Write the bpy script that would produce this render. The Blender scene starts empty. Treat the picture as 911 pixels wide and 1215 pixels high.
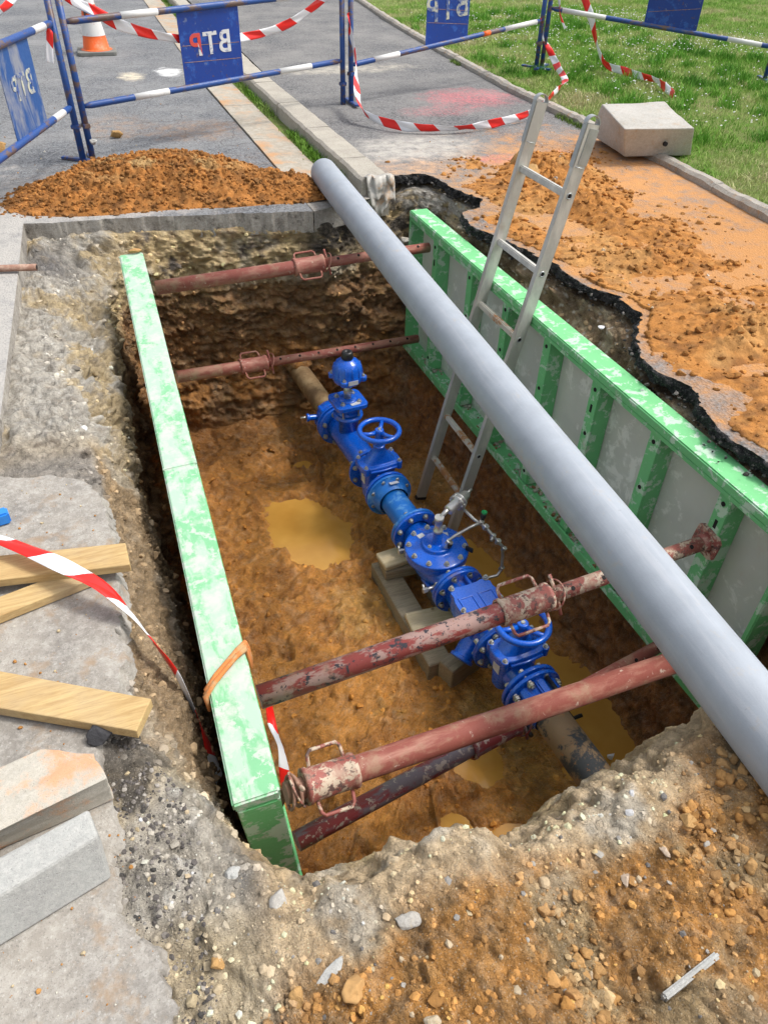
import bpy, bmesh, math, random
import numpy as np
from mathutils import Vector, Matrix
random.seed(7); RS = np.random.RandomState(11)
S = bpy.context.scene; COL = S.collection
PI = math.pi
H = 1.65

# ------------------------------------------------------------------ numpy noise
def _h(ix, iy, iz, s):
    n = (ix.astype(np.int64)*374761393 + iy.astype(np.int64)*668265263 + iz.astype(np.int64)*2147483647 + s*974634777) & 0xffffffff
    n = ((n ^ (n >> 13))*1274126177) & 0xffffffff
    n = ((n ^ (n >> 16))*2246822519) & 0xffffffff
    n = n ^ (n >> 15)
    return (n & 0xffffff)/float(0xffffff)
def vnoise(p, sc, seed=0):
    q = p*sc; i = np.floor(q).astype(np.int64); f = q-i; f = f*f*f*(f*(f*6-15)+10)
    r = 0
    for dx in (0, 1):
        for dy in (0, 1):
            for dz in (0, 1):
                w = (f[:, 0] if dx else 1-f[:, 0])*(f[:, 1] if dy else 1-f[:, 1])*(f[:, 2] if dz else 1-f[:, 2])
                r = r + w*_h(i[:, 0]+dx, i[:, 1]+dy, i[:, 2]+dz, seed)
    return r*2-1
def fbm(p, sc, oct=4, seed=0, gain=.5):
    r = 0; a = 1; t = 0
    for k in range(oct):
        r = r+a*vnoise(p+k*3.7, sc*2**k, seed+k); t += a; a *= gain
    return r/t
def cell(p, sc, seed=0):
    """F1 distance (0 at a cell's heart) and a random value per cell"""
    q = p*sc; i = np.floor(q).astype(np.int64); best = np.full(len(p), 9.); val = np.zeros(len(p))
    for dx in (-1, 0, 1):
        for dy in (-1, 0, 1):
            for dz in (-1, 0, 1):
                a, b, c = i[:, 0]+dx, i[:, 1]+dy, i[:, 2]+dz
                ox, oy, oz = _h(a, b, c, seed), _h(a, b, c, seed+1), _h(a, b, c, seed+2)
                d = (a+ox-q[:, 0])**2+(b+oy-q[:, 1])**2+(c+oz-q[:, 2])**2
                m = d < best; best[m] = d[m]; val[m] = _h(a, b, c, seed+3)[m]
    return np.sqrt(best), val
def sstep(a, b, x):
    t = np.clip((x-a)/(b-a), 0, 1); return t*t*(3-2*t)

def facet(p, sc, seed=0, tilt=.9):
    """angular rubble: every cell is a tilted flat facet; returns height and F2-F1 style crease distance"""
    q = p*sc; i = np.floor(q).astype(np.int64); b1 = np.full(len(p), 9.); b2 = b1.copy(); h = np.zeros(len(p))
    for dx in (-1, 0, 1):
        for dy in (-1, 0, 1):
            for dz in (-1, 0, 1):
                a, b, c = i[:, 0]+dx, i[:, 1]+dy, i[:, 2]+dz
                ex_, ey_, ez_ = a+_h(a, b, c, seed)-q[:, 0], b+_h(a, b, c, seed+1)-q[:, 1], c+_h(a, b, c, seed+2)-q[:, 2]
                d = np.sqrt(ex_**2+ey_**2+ez_**2); m = d < b1; b2 = np.where(m, b1, np.minimum(b2, d)); b1 = np.where(m, d, b1)
                t = _h(a, b, c, seed+3)-.5+tilt*((_h(a, b, c, seed+4)-.5)*ex_+(_h(a, b, c, seed+5)-.5)*ey_+(_h(a, b, c, seed+6)-.5)*ez_); h = np.where(m, t, h)
    return h, b2-b1

# ------------------------------------------------------------------ materials
class NT:
    def __init__(s, name):
        s.m = bpy.data.materials.new(name); s.m.use_nodes = True; s.t = s.m.node_tree; s.t.nodes.clear()
        s.out = s.n('ShaderNodeOutputMaterial'); s.b = s.n('ShaderNodeBsdfPrincipled'); s.l(s.b.outputs[0], s.out.inputs[0])
        tc = s.n('ShaderNodeTexCoord'); oi = s.n('ShaderNodeObjectInfo'); add = s.n('ShaderNodeVectorMath'); add.operation = 'ADD'
        s.obj = tc.outputs['Object']
        sc = s.n('ShaderNodeVectorMath'); sc.operation = 'SCALE'; cmb = s.n('ShaderNodeCombineXYZ')
        s.l(oi.outputs['Random'], cmb.inputs[0]); s.l(oi.outputs['Random'], cmb.inputs[1]); s.l(cmb.outputs[0], sc.inputs[0]); sc.inputs['Scale'].default_value = 17
        s.l(tc.outputs['Object'], add.inputs[0]); s.l(sc.outputs[0], add.inputs[1]); s.co = add.outputs[0]
        s.hts = None
    def n(s, k): return s.t.nodes.new(k)
    def l(s, a, b): s.t.links.new(a, b)
    def setv(s, sock, v):
        if isinstance(v, (int, float)): sock.default_value = v
        elif isinstance(v, tuple): sock.default_value = v if len(v) == 4 else v+(1,)
        else: s.l(v, sock)
    def noise(s, sc, det=4, ro=.6, dist=0, stretch=None, co=None):
        k = s.n('ShaderNodeTexNoise'); k.inputs['Scale'].default_value = sc; k.inputs['Detail'].default_value = det
        k.inputs['Roughness'].default_value = ro; k.inputs['Distortion'].default_value = dist
        c = co or s.co
        if stretch:
            mp = s.n('ShaderNodeMapping'); mp.inputs['Scale'].default_value = stretch; s.l(c, mp.inputs[0]); c = mp.outputs[0]
        s.l(c, k.inputs['Vector']); return k.outputs['Fac']
    def vor(s, sc, feat='F1', out='Distance', co=None):
        k = s.n('ShaderNodeTexVoronoi'); k.feature = feat; k.inputs['Scale'].default_value = sc; s.l(co or s.co, k.inputs['Vector']); return k.outputs[out]
    def rng(s, x, a, b, lo=0., hi=1.):
        k = s.n('ShaderNodeMapRange'); k.clamp = True; s.setv(k.inputs[0], x)
        k.inputs[1].default_value = a; k.inputs[2].default_value = b; k.inputs[3].default_value = lo; k.inputs[4].default_value = hi
        return k.outputs[0]
    def mix(s, f, a, b, mode='MIX'):
        k = s.n('ShaderNodeMix'); k.data_type = 'RGBA'; k.blend_type = mode; s.setv(k.inputs[0], f); s.setv(k.inputs[6], a); s.setv(k.inputs[7], b); return k.outputs[2]
    def math(s, op, a, b=0.):
        k = s.n('ShaderNodeMath'); k.operation = op; s.setv(k.inputs[0], a); s.setv(k.inputs[1], b); return k.outputs[0]
    def blob(s, cx, cy, rx, ry, nz, amt=.9, soft=.35):
        """a noisy-edged patch at a place on the ground"""
        g = s.n('ShaderNodeNewGeometry'); mp = s.n('ShaderNodeMapping'); mp.vector_type = 'POINT'
        mp.inputs['Location'].default_value = (-cx/rx, -cy/ry, 0); mp.inputs['Scale'].default_value = (1/rx, 1/ry, 0); s.l(g.outputs['Position'], mp.inputs[0])
        L = s.n('ShaderNodeVectorMath'); L.operation = 'LENGTH'; s.l(mp.outputs[0], L.inputs[0])
        v = s.math('ADD', L.outputs['Value'], s.math('MULTIPLY', s.math('SUBTRACT', nz, .5), amt*2.4))
        return s.rng(v, 1-soft, 1+soft, 1, 0)
    def bump(s, h, strength=.5, dist=.01):
        k = s.n('ShaderNodeBump'); k.inputs['Strength'].default_value = strength; k.inputs['Distance'].default_value = dist
        s.l(h, k.inputs['Height'])
        if s.hts is not None: s.l(s.hts, k.inputs['Normal'])
        s.hts = k.outputs[0]; s.l(s.hts, s.b.inputs['Normal'])
    def fin(s, col, rough=.6, metal=0., spec=.5, coat=0.):
        s.setv(s.b.inputs['Base Color'], col); s.setv(s.b.inputs['Roughness'], rough); s.setv(s.b.inputs['Metallic'], metal)
        s.b.inputs['Specular IOR Level'].default_value = spec; s.b.inputs['Coat Weight'].default_value = coat; s.b.inputs['Coat Roughness'].default_value = .12
        return s.m

def m_earth(name='earth', wet=True):
    n = NT(name); a = n.n('ShaderNodeAttribute'); a.attribute_name = 'Col'
    f = n.noise(90, 5, .7); g = n.noise(16, 5, .65); v = n.vor(140)
    c = n.mix(n.rng(f, .3, .7, 0, .65), a.outputs['Color'], n.mix(.5, a.outputs['Color'], (.02, .012, .006), 'MIX'))
    c = n.mix(n.rng(g, .5, .75, 0, .45), c, n.mix(.5, c, (.75, .62, .45)))
    c = n.mix(n.rng(v, 0, .35, .35, 0), c, (.62, .56, .46))
    n.bump(g, .7, .035); n.bump(n.noise(45, 4, .7), .6, .014); n.bump(f, .8, .010); n.bump(n.noise(260, 3, .7), .6, .004)
    w = n.n('ShaderNodeAttribute'); w.attribute_name = 'Wet'
    r = n.rng(w.outputs['Fac'], 0, 1, .95, .30)
    r = n.math('ADD', r, n.rng(n.noise(35, 3), .3, .7, -.08, .12))
    return n.fin(c, r, spec=.3)
def m_soil(name, dark=False):
    n = NT(name); a = n.n('ShaderNodeAttribute'); a.attribute_name = 'Col'
    f = n.noise(110, 5, .7); g = n.noise(22, 4, .6)
    c = n.mix(n.rng(f, .3, .7, 0, .6), a.outputs['Color'], n.mix(.5, a.outputs['Color'], (.05, .022, .006)))
    c = n.mix(n.rng(g, .5, .75, 0, .3), c, (.62, .34, .12))
    n.bump(g, .5, .02); n.bump(f, .7, .006)
    return n.fin(c, .93, spec=.25)
def m_concrete(name, base=(.47, .45, .41), dark=(.30, .285, .26), stain=None, sc=1, pits=True, dirt=None):
    n = NT(name)
    a = n.noise(3*sc, 6, .65); b = n.noise(40*sc, 5, .7); g = n.noise(220*sc, 3, .7)
    c = n.mix(n.rng(a, .35, .7), base, dark); c = n.mix(n.rng(b, .42, .7, 0, .6), c, n.mix(.5, base, (.7, .68, .63)))
    c = n.mix(n.rng(g, .56, .68, 0, .55), c, (.13, .12, .11)); c = n.mix(n.rng(n.noise(150*sc, 2), .62, .7, 0, .35), c, (.62, .60, .56))
    if stain: c = n.mix(n.rng(n.noise(5*sc, 6, .75), .5, .64, 0, .85), c, stain)
    if dirt: c = n.mix(n.rng(n.noise(9*sc, 6, .7), .55, .68, 0, .8), c, dirt)
    n.bump(b, .35, .006); n.bump(g, .5, .0025)
    if pits: n.bump(n.rng(n.vor(38*sc), .08, .2), .35, .004)
    return n.fin(c, .9, spec=.3)
def m_asphalt(name, blobs=(), base=(.20, .20, .20), light=(.34, .33, .315), crack=True):
    n = NT(name)
    v = n.n('ShaderNodeTexVoronoi'); v.inputs['Scale'].default_value = 95; n.l(n.obj, v.inputs['Vector'])
    sp = n.n('ShaderNodeSeparateColor'); n.l(v.outputs['Color'], sp.inputs[0])
    a = n.noise(1.3, 7, .72, co=n.obj); b = n.noise(14, 5, .7, co=n.obj); z = n.noise(7, 6, .75, co=n.obj)
    c = n.mix(n.rng(sp.outputs[0], .1, .95), tuple(x*.5 for x in base), tuple(min(1, x*1.75) for x in base))
    c = n.mix(n.rng(a, .38, .66, 0, .75), c, light); c = n.mix(n.rng(b, .5, .75, 0, .5), c, light)
    if crack:
        e = n.vor(1.7, 'DISTANCE_TO_EDGE', co=None)
        wv = n.n('ShaderNodeTexVoronoi'); wv.feature = 'DISTANCE_TO_EDGE'; wv.inputs['Scale'].default_value = 2.1
        dn = n.n('ShaderNodeTexNoise'); dn.inputs['Scale'].default_value = 6; dn.inputs['Detail'].default_value = 5; n.l(n.obj, dn.inputs['Vector'])
        mm = n.n('ShaderNodeMix'); mm.data_type = 'VECTOR'; mm.inputs[0].default_value = .12; n.l(n.obj, mm.inputs[4]); n.l(dn.outputs['Color'], mm.inputs[5]); n.l(mm.outputs[1], wv.inputs['Vector'])
        ck = n.math('MULTIPLY', n.rng(wv.outputs['Distance'], 0, .012, 1, 0), n.rng(a, .42, .55, .0, 1))
        c = n.mix(n.math('MULTIPLY', ck, .75), c, (.045, .04, .035))
    for (cx, cy, rx, ry, colr, op) in blobs:
        sp_ = n.rng(n.noise(9 if colr != PNK else 34, 7, .78, co=n.obj), .56-.30*op, .76-.22*op)
        c = n.mix(n.math('MULTIPLY', n.math('MULTIPLY', n.blob(cx, cy, rx, ry, z), sp_), min(1, op*1.1)), c, colr)
    n.bump(v.outputs['Distance'], .6, .006); n.bump(b, .4, .01)
    return n.fin(c, .88, spec=.35)
def m_paint(name, base, wear, under=None, w0=.52, w1=.6, sc=6, rough=.42, dirt=None, d0=.55, metal=0, stretch=None, op=1., coat=0, rust=None):
    n = NT(name)
    a = n.noise(sc, 8, .68, .3, stretch); b = n.noise(sc*7, 4, .7); d = n.noise(sc*.6, 5, .7, co=n.obj)
    c = n.mix(n.rng(n.noise(sc*.35, 4), .3, .7, 0, .5), base, tuple(x*.72 for x in base))
    c = n.mix(n.rng(a, w0, w1, 0, op), c, wear)
    if under: c = n.mix(n.rng(n.noise(sc*1.7, 7, .7, .2), w1, w1+.03), c, under)
    if rust: c = n.mix(n.rng(n.noise(sc*3.1, 6, .75), .6, .66, 0, .9), c, rust)
    if dirt: c = n.mix(n.rng(d, d0, d0+.14, 0, .85), c, dirt)
    n.bump(b, .25, .002); n.bump(a, .2, .003)
    return n.fin(c, n.rng(b, .3, .7, rough-.08, rough+.15), metal, coat=coat)
def m_plain(name, c, rough=.5, metal=0., bs=60, bd=.001, var=.12, coat=0., spec=.5):
    n = NT(name); a = n.noise(bs*.2, 5, .65); b = n.noise(bs, 4, .65)
    cc = n.mix(n.rng(a, .35, .7, 0, 1), c, tuple(x*(1-var*2) for x in c)); n.bump(b, .3, bd)
    return n.fin(cc, n.rng(b, .3, .7, max(.02, rough-.07), rough+.1), metal, coat=coat, spec=spec)
def m_wood(name, base, dark, sc=1.):
    n = NT(name)
    a = n.noise(4*sc, 6, .6, 1.2, (1, 14, 14)); k = n.noise(30*sc, 4, .7, .4, (1, 10, 10)); b = n.noise(3*sc, 4)
    c = n.mix(n.rng(a, .35, .68), base, dark); c = n.mix(n.rng(k, .5, .75, 0, .5), c, tuple(x*.62 for x in dark)); c = n.mix(n.rng(b, .5, .75, 0, .4), c, (.42, .38, .31))
    v = n.vor(3.2*sc); c = n.mix(n.rng(v, .03, .06, .8, 0), c, (.17, .09, .035))
    n.bump(k, .35, .003); n.bump(a, .2, .002)
    return n.fin(c, .82, spec=.25)

M = {}
M['earth'] = m_earth()
M['soil'] = m_soil('soil')
M['conc'] = m_concrete('old_concrete', base=(.36, .33, .285), dark=(.21, .195, .175), dirt=(.32, .23, .15))
M['conccut'] = m_concrete('cut_concrete', base=(.40, .37, .32), dark=(.17, .15, .13), sc=2, dirt=(.07, .06, .05))
M['kerb'] = m_concrete('kerb_concrete', base=(.42, .385, .315), dark=(.30, .27, .225), stain=None, sc=2)
M['gutter'] = m_concrete('gutter_concrete', base=(.40, .36, .29), dark=(.31, .27, .21), stain=(.50, .27, .12), sc=.5)
M['edging'] = m_concrete('edging_concrete', base=(.40, .365, .31), dark=(.22, .20, .17), sc=2.4, dirt=(.42, .25, .13))
M['block'] = m_concrete('block_concrete', base=(.46, .44, .40), dark=(.34, .32, .28), sc=1.6, dirt=(.42, .33, .24))
M['slabtan'] = m_concrete('tan_concrete', base=(.52, .48, .40), dark=(.42, .39, .33), stain=(.62, .33, .17), sc=2.2)
M['slabgrey'] = m_concrete('grey_concrete', base=(.44, .445, .42), dark=(.32, .315, .30), sc=2.2)
ORG = (.47, .225, .075); PNK = (.72, .17, .19)
M['road'] = m_asphalt('road_asphalt', [(.62, 5.7, 1.6, .55, (.42, .26, .14), .35), (-.1, 5.4, .9, .35, (.40, .38, .35), .9), (.9, 5.25, 1.2, .18, (.40, .37, .34), .8), (.7, 9.55, .12, .22, (.62, .55, .42), .9), (1.12, 9.7, .12, .22, (.8, .8, .78), .95),
    (-.5, 4.2, .25, 1.6, (.42, .40, .37), .95), (-.9, 3, .5, 3, (.41, .39, .36), .9), (1.0, 7.1, .4, .3, (.40, .22, .1), .5), (.35, 7.4, .25, .4, (.42, .24, .12), .45)], base=(.125, .13, .138), light=(.27, .27, .265))
M['path'] = m_asphalt('footpath_asphalt', [(3.35, 3.9, 1.0, 1.6, ORG, .97), (3.1, 2.6, 1.1, 1.4, ORG, .95), (3.6, 5.0, .7, .9, (.55, .27, .10), .75), (2.8, 5.2, .8, .5, (.50, .30, .16), .45), (2.7, 4.2, .35, .9, (.50, .28, .12), .5),
    (3.7, 7.35, .42, .35, PNK, .62), (3.2, 6.9, .35, .18, PNK, .45), (2.95, 5.35, .22, .12, PNK, .5), (3.5, 5.3, .2, .15, PNK, .4), (2.5, 5.8, .5, .35, (.48, .45, .40), .8), (3.0, 9.0, .7, .22, (.50, .46, .38), .7), (2.25, 5.3, .3, .2, (.62, .38, .22), .6)], base=(.12, .12, .122), light=(.26, .25, .235), crack=False)
n = NT('asphalt_broken'); n.bump(n.noise(60, 5, .8), 1, .02); n.bump(n.vor(120), .7, .008)
M['tar'] = n.fin(n.mix(n.rng(n.vor(110, out='Distance'), .0, .4), (.17, .16, .15), (.012, .012, .013)), .6)
n = NT('grey_base'); a_ = n.noise(2, 4)
M['ground'] = n.fin(n.mix(n.rng(a_, .3, .7), (.10, .14, .05), (.16, .17, .08)), .95)
n = NT('turf'); a_ = n.noise(5, 6, .7); b_ = n.noise(60, 4, .7); n.bump(b_, .8, .03)
c_ = n.mix(n.rng(a_, .35, .7), (.13, .22, .04), (.24, .25, .10)); c_ = n.mix(n.rng(b_, .5, .75, 0, .6), c_, (.06, .09, .02))
M['turf'] = n.fin(c_, .95, spec=.1)
n = NT('muddy_water'); a_ = n.noise(4, 3)
n.bump(n.noise(9, 2), .05, .01)
M['water'] = n.fin(n.mix(n.rng(a_, .3, .7), (.56, .30, .065), (.45, .22, .04)), .10, spec=.4)
M['green'] = m_paint('green_paint', (.17, .55, .22), (.46, .64, .48), w0=.53, w1=.57, sc=15, rough=.55, dirt=(.50, .50, .42), d0=.60)
M['greenw'] = m_paint('green_paint_worn_pale', (.22, .54, .28), (.40, .59, .43), under=(.48, .56, .47), w0=.45, w1=.53, sc=14, rough=.6, dirt=(.55, .56, .51), d0=.50, stretch=(1, .35, 1))
M['plate'] = m_paint('grey_steel_plate', (.60, .62, .56), (.74, .75, .70), w0=.54, w1=.62, sc=10, rough=.5, dirt=(.56, .53, .45), d0=.6)
M['red'] = m_paint('red_oxide_paint', (.32, .065, .055), (.44, .28, .24), under=(.045, .045, .055), w0=.50, w1=.55, sc=22, rough=.45, stretch=(.35, 1, 1), rust=(.30, .14, .07), dirt=(.42, .24, .17), d0=.57)
M['redclean'] = m_paint('red_paint_dusty', (.27, .075, .055), (.38, .18, .13), under=(.50, .38, .31), w0=.46, w1=.62, sc=20, rough=.65, stretch=(.25, 1, 1), dirt=(.33, .20, .13), d0=.52)
M['redtan'] = m_paint('red_paint_scraped', (.33, .10, .08), (.54, .44, .33), under=(.12, .07, .06), w0=.50, w1=.55, sc=24, rough=.6, rust=(.32, .17, .10), dirt=(.45, .30, .22), d0=.5)
M['redblk'] = m_paint('red_paint_blackened', (.22, .035, .04), (.16, .13, .15), under=(.4, .33, .28), w0=.48, w1=.56, sc=16, rough=.4, stretch=(.35, 1, 1))
M['rust'] = m_paint('rusty_steel', (.30, .16, .11), (.42, .28, .21), w0=.5, w1=.62, sc=22, rough=.7)
M['hole'] = m_plain('dark_hole', (.012, .01, .01), .9)
M['pvc'] = m_paint('grey_plastic', (.35, .385, .43), (.42, .44, .47), under=(.29, .31, .34), w0=.54, w1=.66, sc=30, rough=.46, op=.5, stretch=(1, .06, 1), dirt=(.40, .37, .33), d0=.60)
M['pvcend'] = m_plain('grey_plastic_dark', (.16, .19, .22), .6)
M['blue'] = m_paint('blue_epoxy', (.002, .115, .66), (.005, .15, .74), w0=.55, w1=.7, sc=14, rough=.26, op=.5, coat=.5, rust=(.10, .13, .32), dirt=(.24, .17, .13), d0=.60)
M['bluel'] = m_paint('blue_epoxy_dusty', (.01, .17, .62), (.16, .40, .72), w0=.52, w1=.66, sc=10, rough=.4, dirt=(.40, .27, .18), d0=.66)
M['steel'] = m_plain('stainless_steel', (.62, .61, .59), .36, .75)
M['zinc'] = m_plain('zinc_bolt', (.55, .54, .50), .33, .85)
M['alu'] = m_paint('aluminium_dusty', (.52, .51, .47), (.66, .64, .58), w0=.45, w1=.65, sc=12, rough=.45, metal=.35, stretch=(1, 1, .3), dirt=(.50, .44, .35), d0=.6)
M['aluc'] = m_paint('aluminium_muddy_rung', (.58, .55, .48), (.42, .20, .08), w0=.5, w1=.58, sc=9, rough=.6, metal=.15)
M['zincplate'] = m_plain('galvanised_steel', (.50, .52, .52), .35, .6)
M['black'] = m_plain('black_plastic', (.02, .02, .022), .4)
M['greenk'] = m_plain('green_plastic', (.01, .33, .09), .4)
M['label'] = m_plain('white_sticker', (.62, .63, .66), .5)
M['pipebrown'] = m_paint('old_pipe_clay', (.24, .15, .07), (.33, .23, .12), w0=.45, w1=.6, sc=9, rough=.85, dirt=(.15, .09, .045), d0=.5)
M['pipeblack'] = m_paint('old_pipe_tarred', (.27, .18, .10), (.045, .05, .055), w0=.5, w1=.55, sc=8, rough=.75, rust=(.36, .17, .06))
M['wood'] = m_wood('new_timber', (.58, .42, .20), (.42, .27, .115))
M['woodold'] = m_wood('weathered_timber', (.36, .29, .20), (.22, .17, .115), 1.3)
M['woodpale'] = m_wood('pale_timber', (.60, .50, .33), (.46, .36, .22), 1.3)
M['bblue'] = m_paint('barrier_blue', (.015, .07, .27), (.13, .085, .07), w0=.50, w1=.58, sc=14, rough=.42, dirt=(.16, .19, .25), d0=.62, stretch=(.4, 1, 1))
M['bblue2'] = m_paint('barrier_panel_blue', (.006, .045, .28), (.02, .09, .38), w0=.55, w1=.62, sc=9, rough=.4, rust=(.10, .06, .08), under=(.10, .14, .30))
M['bblue3'] = m_paint('barrier_panel_dirty', (.02, .09, .30), (.30, .31, .33), w0=.47, w1=.6, sc=6, rough=.5, stretch=(1, 1, .4), op=.8)
M['bwhite'] = m_paint('barrier_white', (.72, .72, .70), (.35, .34, .33), w0=.6, w1=.68, sc=12, rough=.55)
M['lettw'] = m_paint('stencil_white', (.66, .67, .68), (.06, .11, .30), w0=.56, w1=.64, sc=22, rough=.6)
M['lettr'] = m_paint('stencil_red', (.62, .07, .05), (.10, .08, .22), w0=.56, w1=.66, sc=22, rough=.6)
M['letty'] = m_paint('stencil_pale', (.55, .56, .44), (.05, .10, .30), w0=.44, w1=.56, sc=14, rough=.6)
M['lettk'] = m_plain('cone_black', (.03, .02, .02), .7)
M['orange'] = m_paint('cone_orange', (.85, .13, .015), (.86, .30, .16), w0=.56, w1=.7, sc=8, rough=.5, op=.7)
M['cwhite'] = m_paint('cone_white', (.72, .71, .68), (.55, .30, .25), w0=.62, w1=.7, sc=20, rough=.55)
M['rubber'] = m_plain('grey_rubber', (.20, .20, .18), .85)
n = NT('tape'); a_ = n.n('ShaderNodeAttribute'); a_.attribute_name = 'Band'; fr_ = n.math('FRACT', a_.outputs['Fac']); st_ = n.math('GREATER_THAN', fr_, .5); n.bump(n.noise(60, 2), .2, .002)
M['tape'] = n.fin(n.mix(st_, (.78, .02, .015), (.80, .81, .84)), .35)
M['tred'] = m_plain('tape_red', (.78, .02, .015), .35, var=.05); M['twhite'] = m_plain('tape_white', (.80, .81, .84), .35, var=.04)
M['rope'] = m_paint('orange_cloth', (.62, .22, .06), (.50, .30, .14), w0=.5, w1=.6, sc=25, rough=.9)
M['bluebit'] = m_plain('bright_blue_plastic', (.03, .25, .75), .35)
M['film'] = m_paint('cloudy_plastic_film', (.48, .46, .41), (.30, .28, .25), w0=.5, w1=.65, sc=20, rough=.4, dirt=(.45, .28, .15), d0=.5)
n = NT('foliage'); a_ = n.n('ShaderNodeAttribute'); a_.attribute_name = 'Col'
M['leaf'] = n.fin(a_.outputs['Color'], .7, spec=.2)
n.b.inputs['Transmission Weight'].default_value = 0
M['petal'] = m_plain('white_petal', (.75, .75, .72), .7)
n = NT('stone'); a_ = n.n('ShaderNodeAttribute'); a_.attribute_name = 'Col'; f_ = n.noise(120, 4, .7); n.bump(f_, .6, .004)
M['stone'] = n.fin(n.mix(n.rng(f_, .35, .7, 0, .5), a_.outputs['Color'], n.mix(.5, a_.outputs['Color'], (.08, .06, .04))), .88, spec=.3)
M['rockgrey'] = m_concrete('rubble_grey', base=(.44, .42, .38), dark=(.27, .25, .22), sc=3, dirt=(.46, .36, .22))
M['rocktan'] = m_concrete('rubble_tan', base=(.52, .42, .27), dark=(.34, .27, .17), sc=3)
M['rockorange'] = m_plain('stone_orange', (.50, .29, .11), .85, bs=80, bd=.004)
M['rockblack'] = m_plain('asphalt_lump', (.045, .045, .05), .8, bs=90, bd=.012)
M['rockpink'] = m_plain('stone_pinkish', (.55, .43, .32), .85, bs=80, bd=.004)

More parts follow.
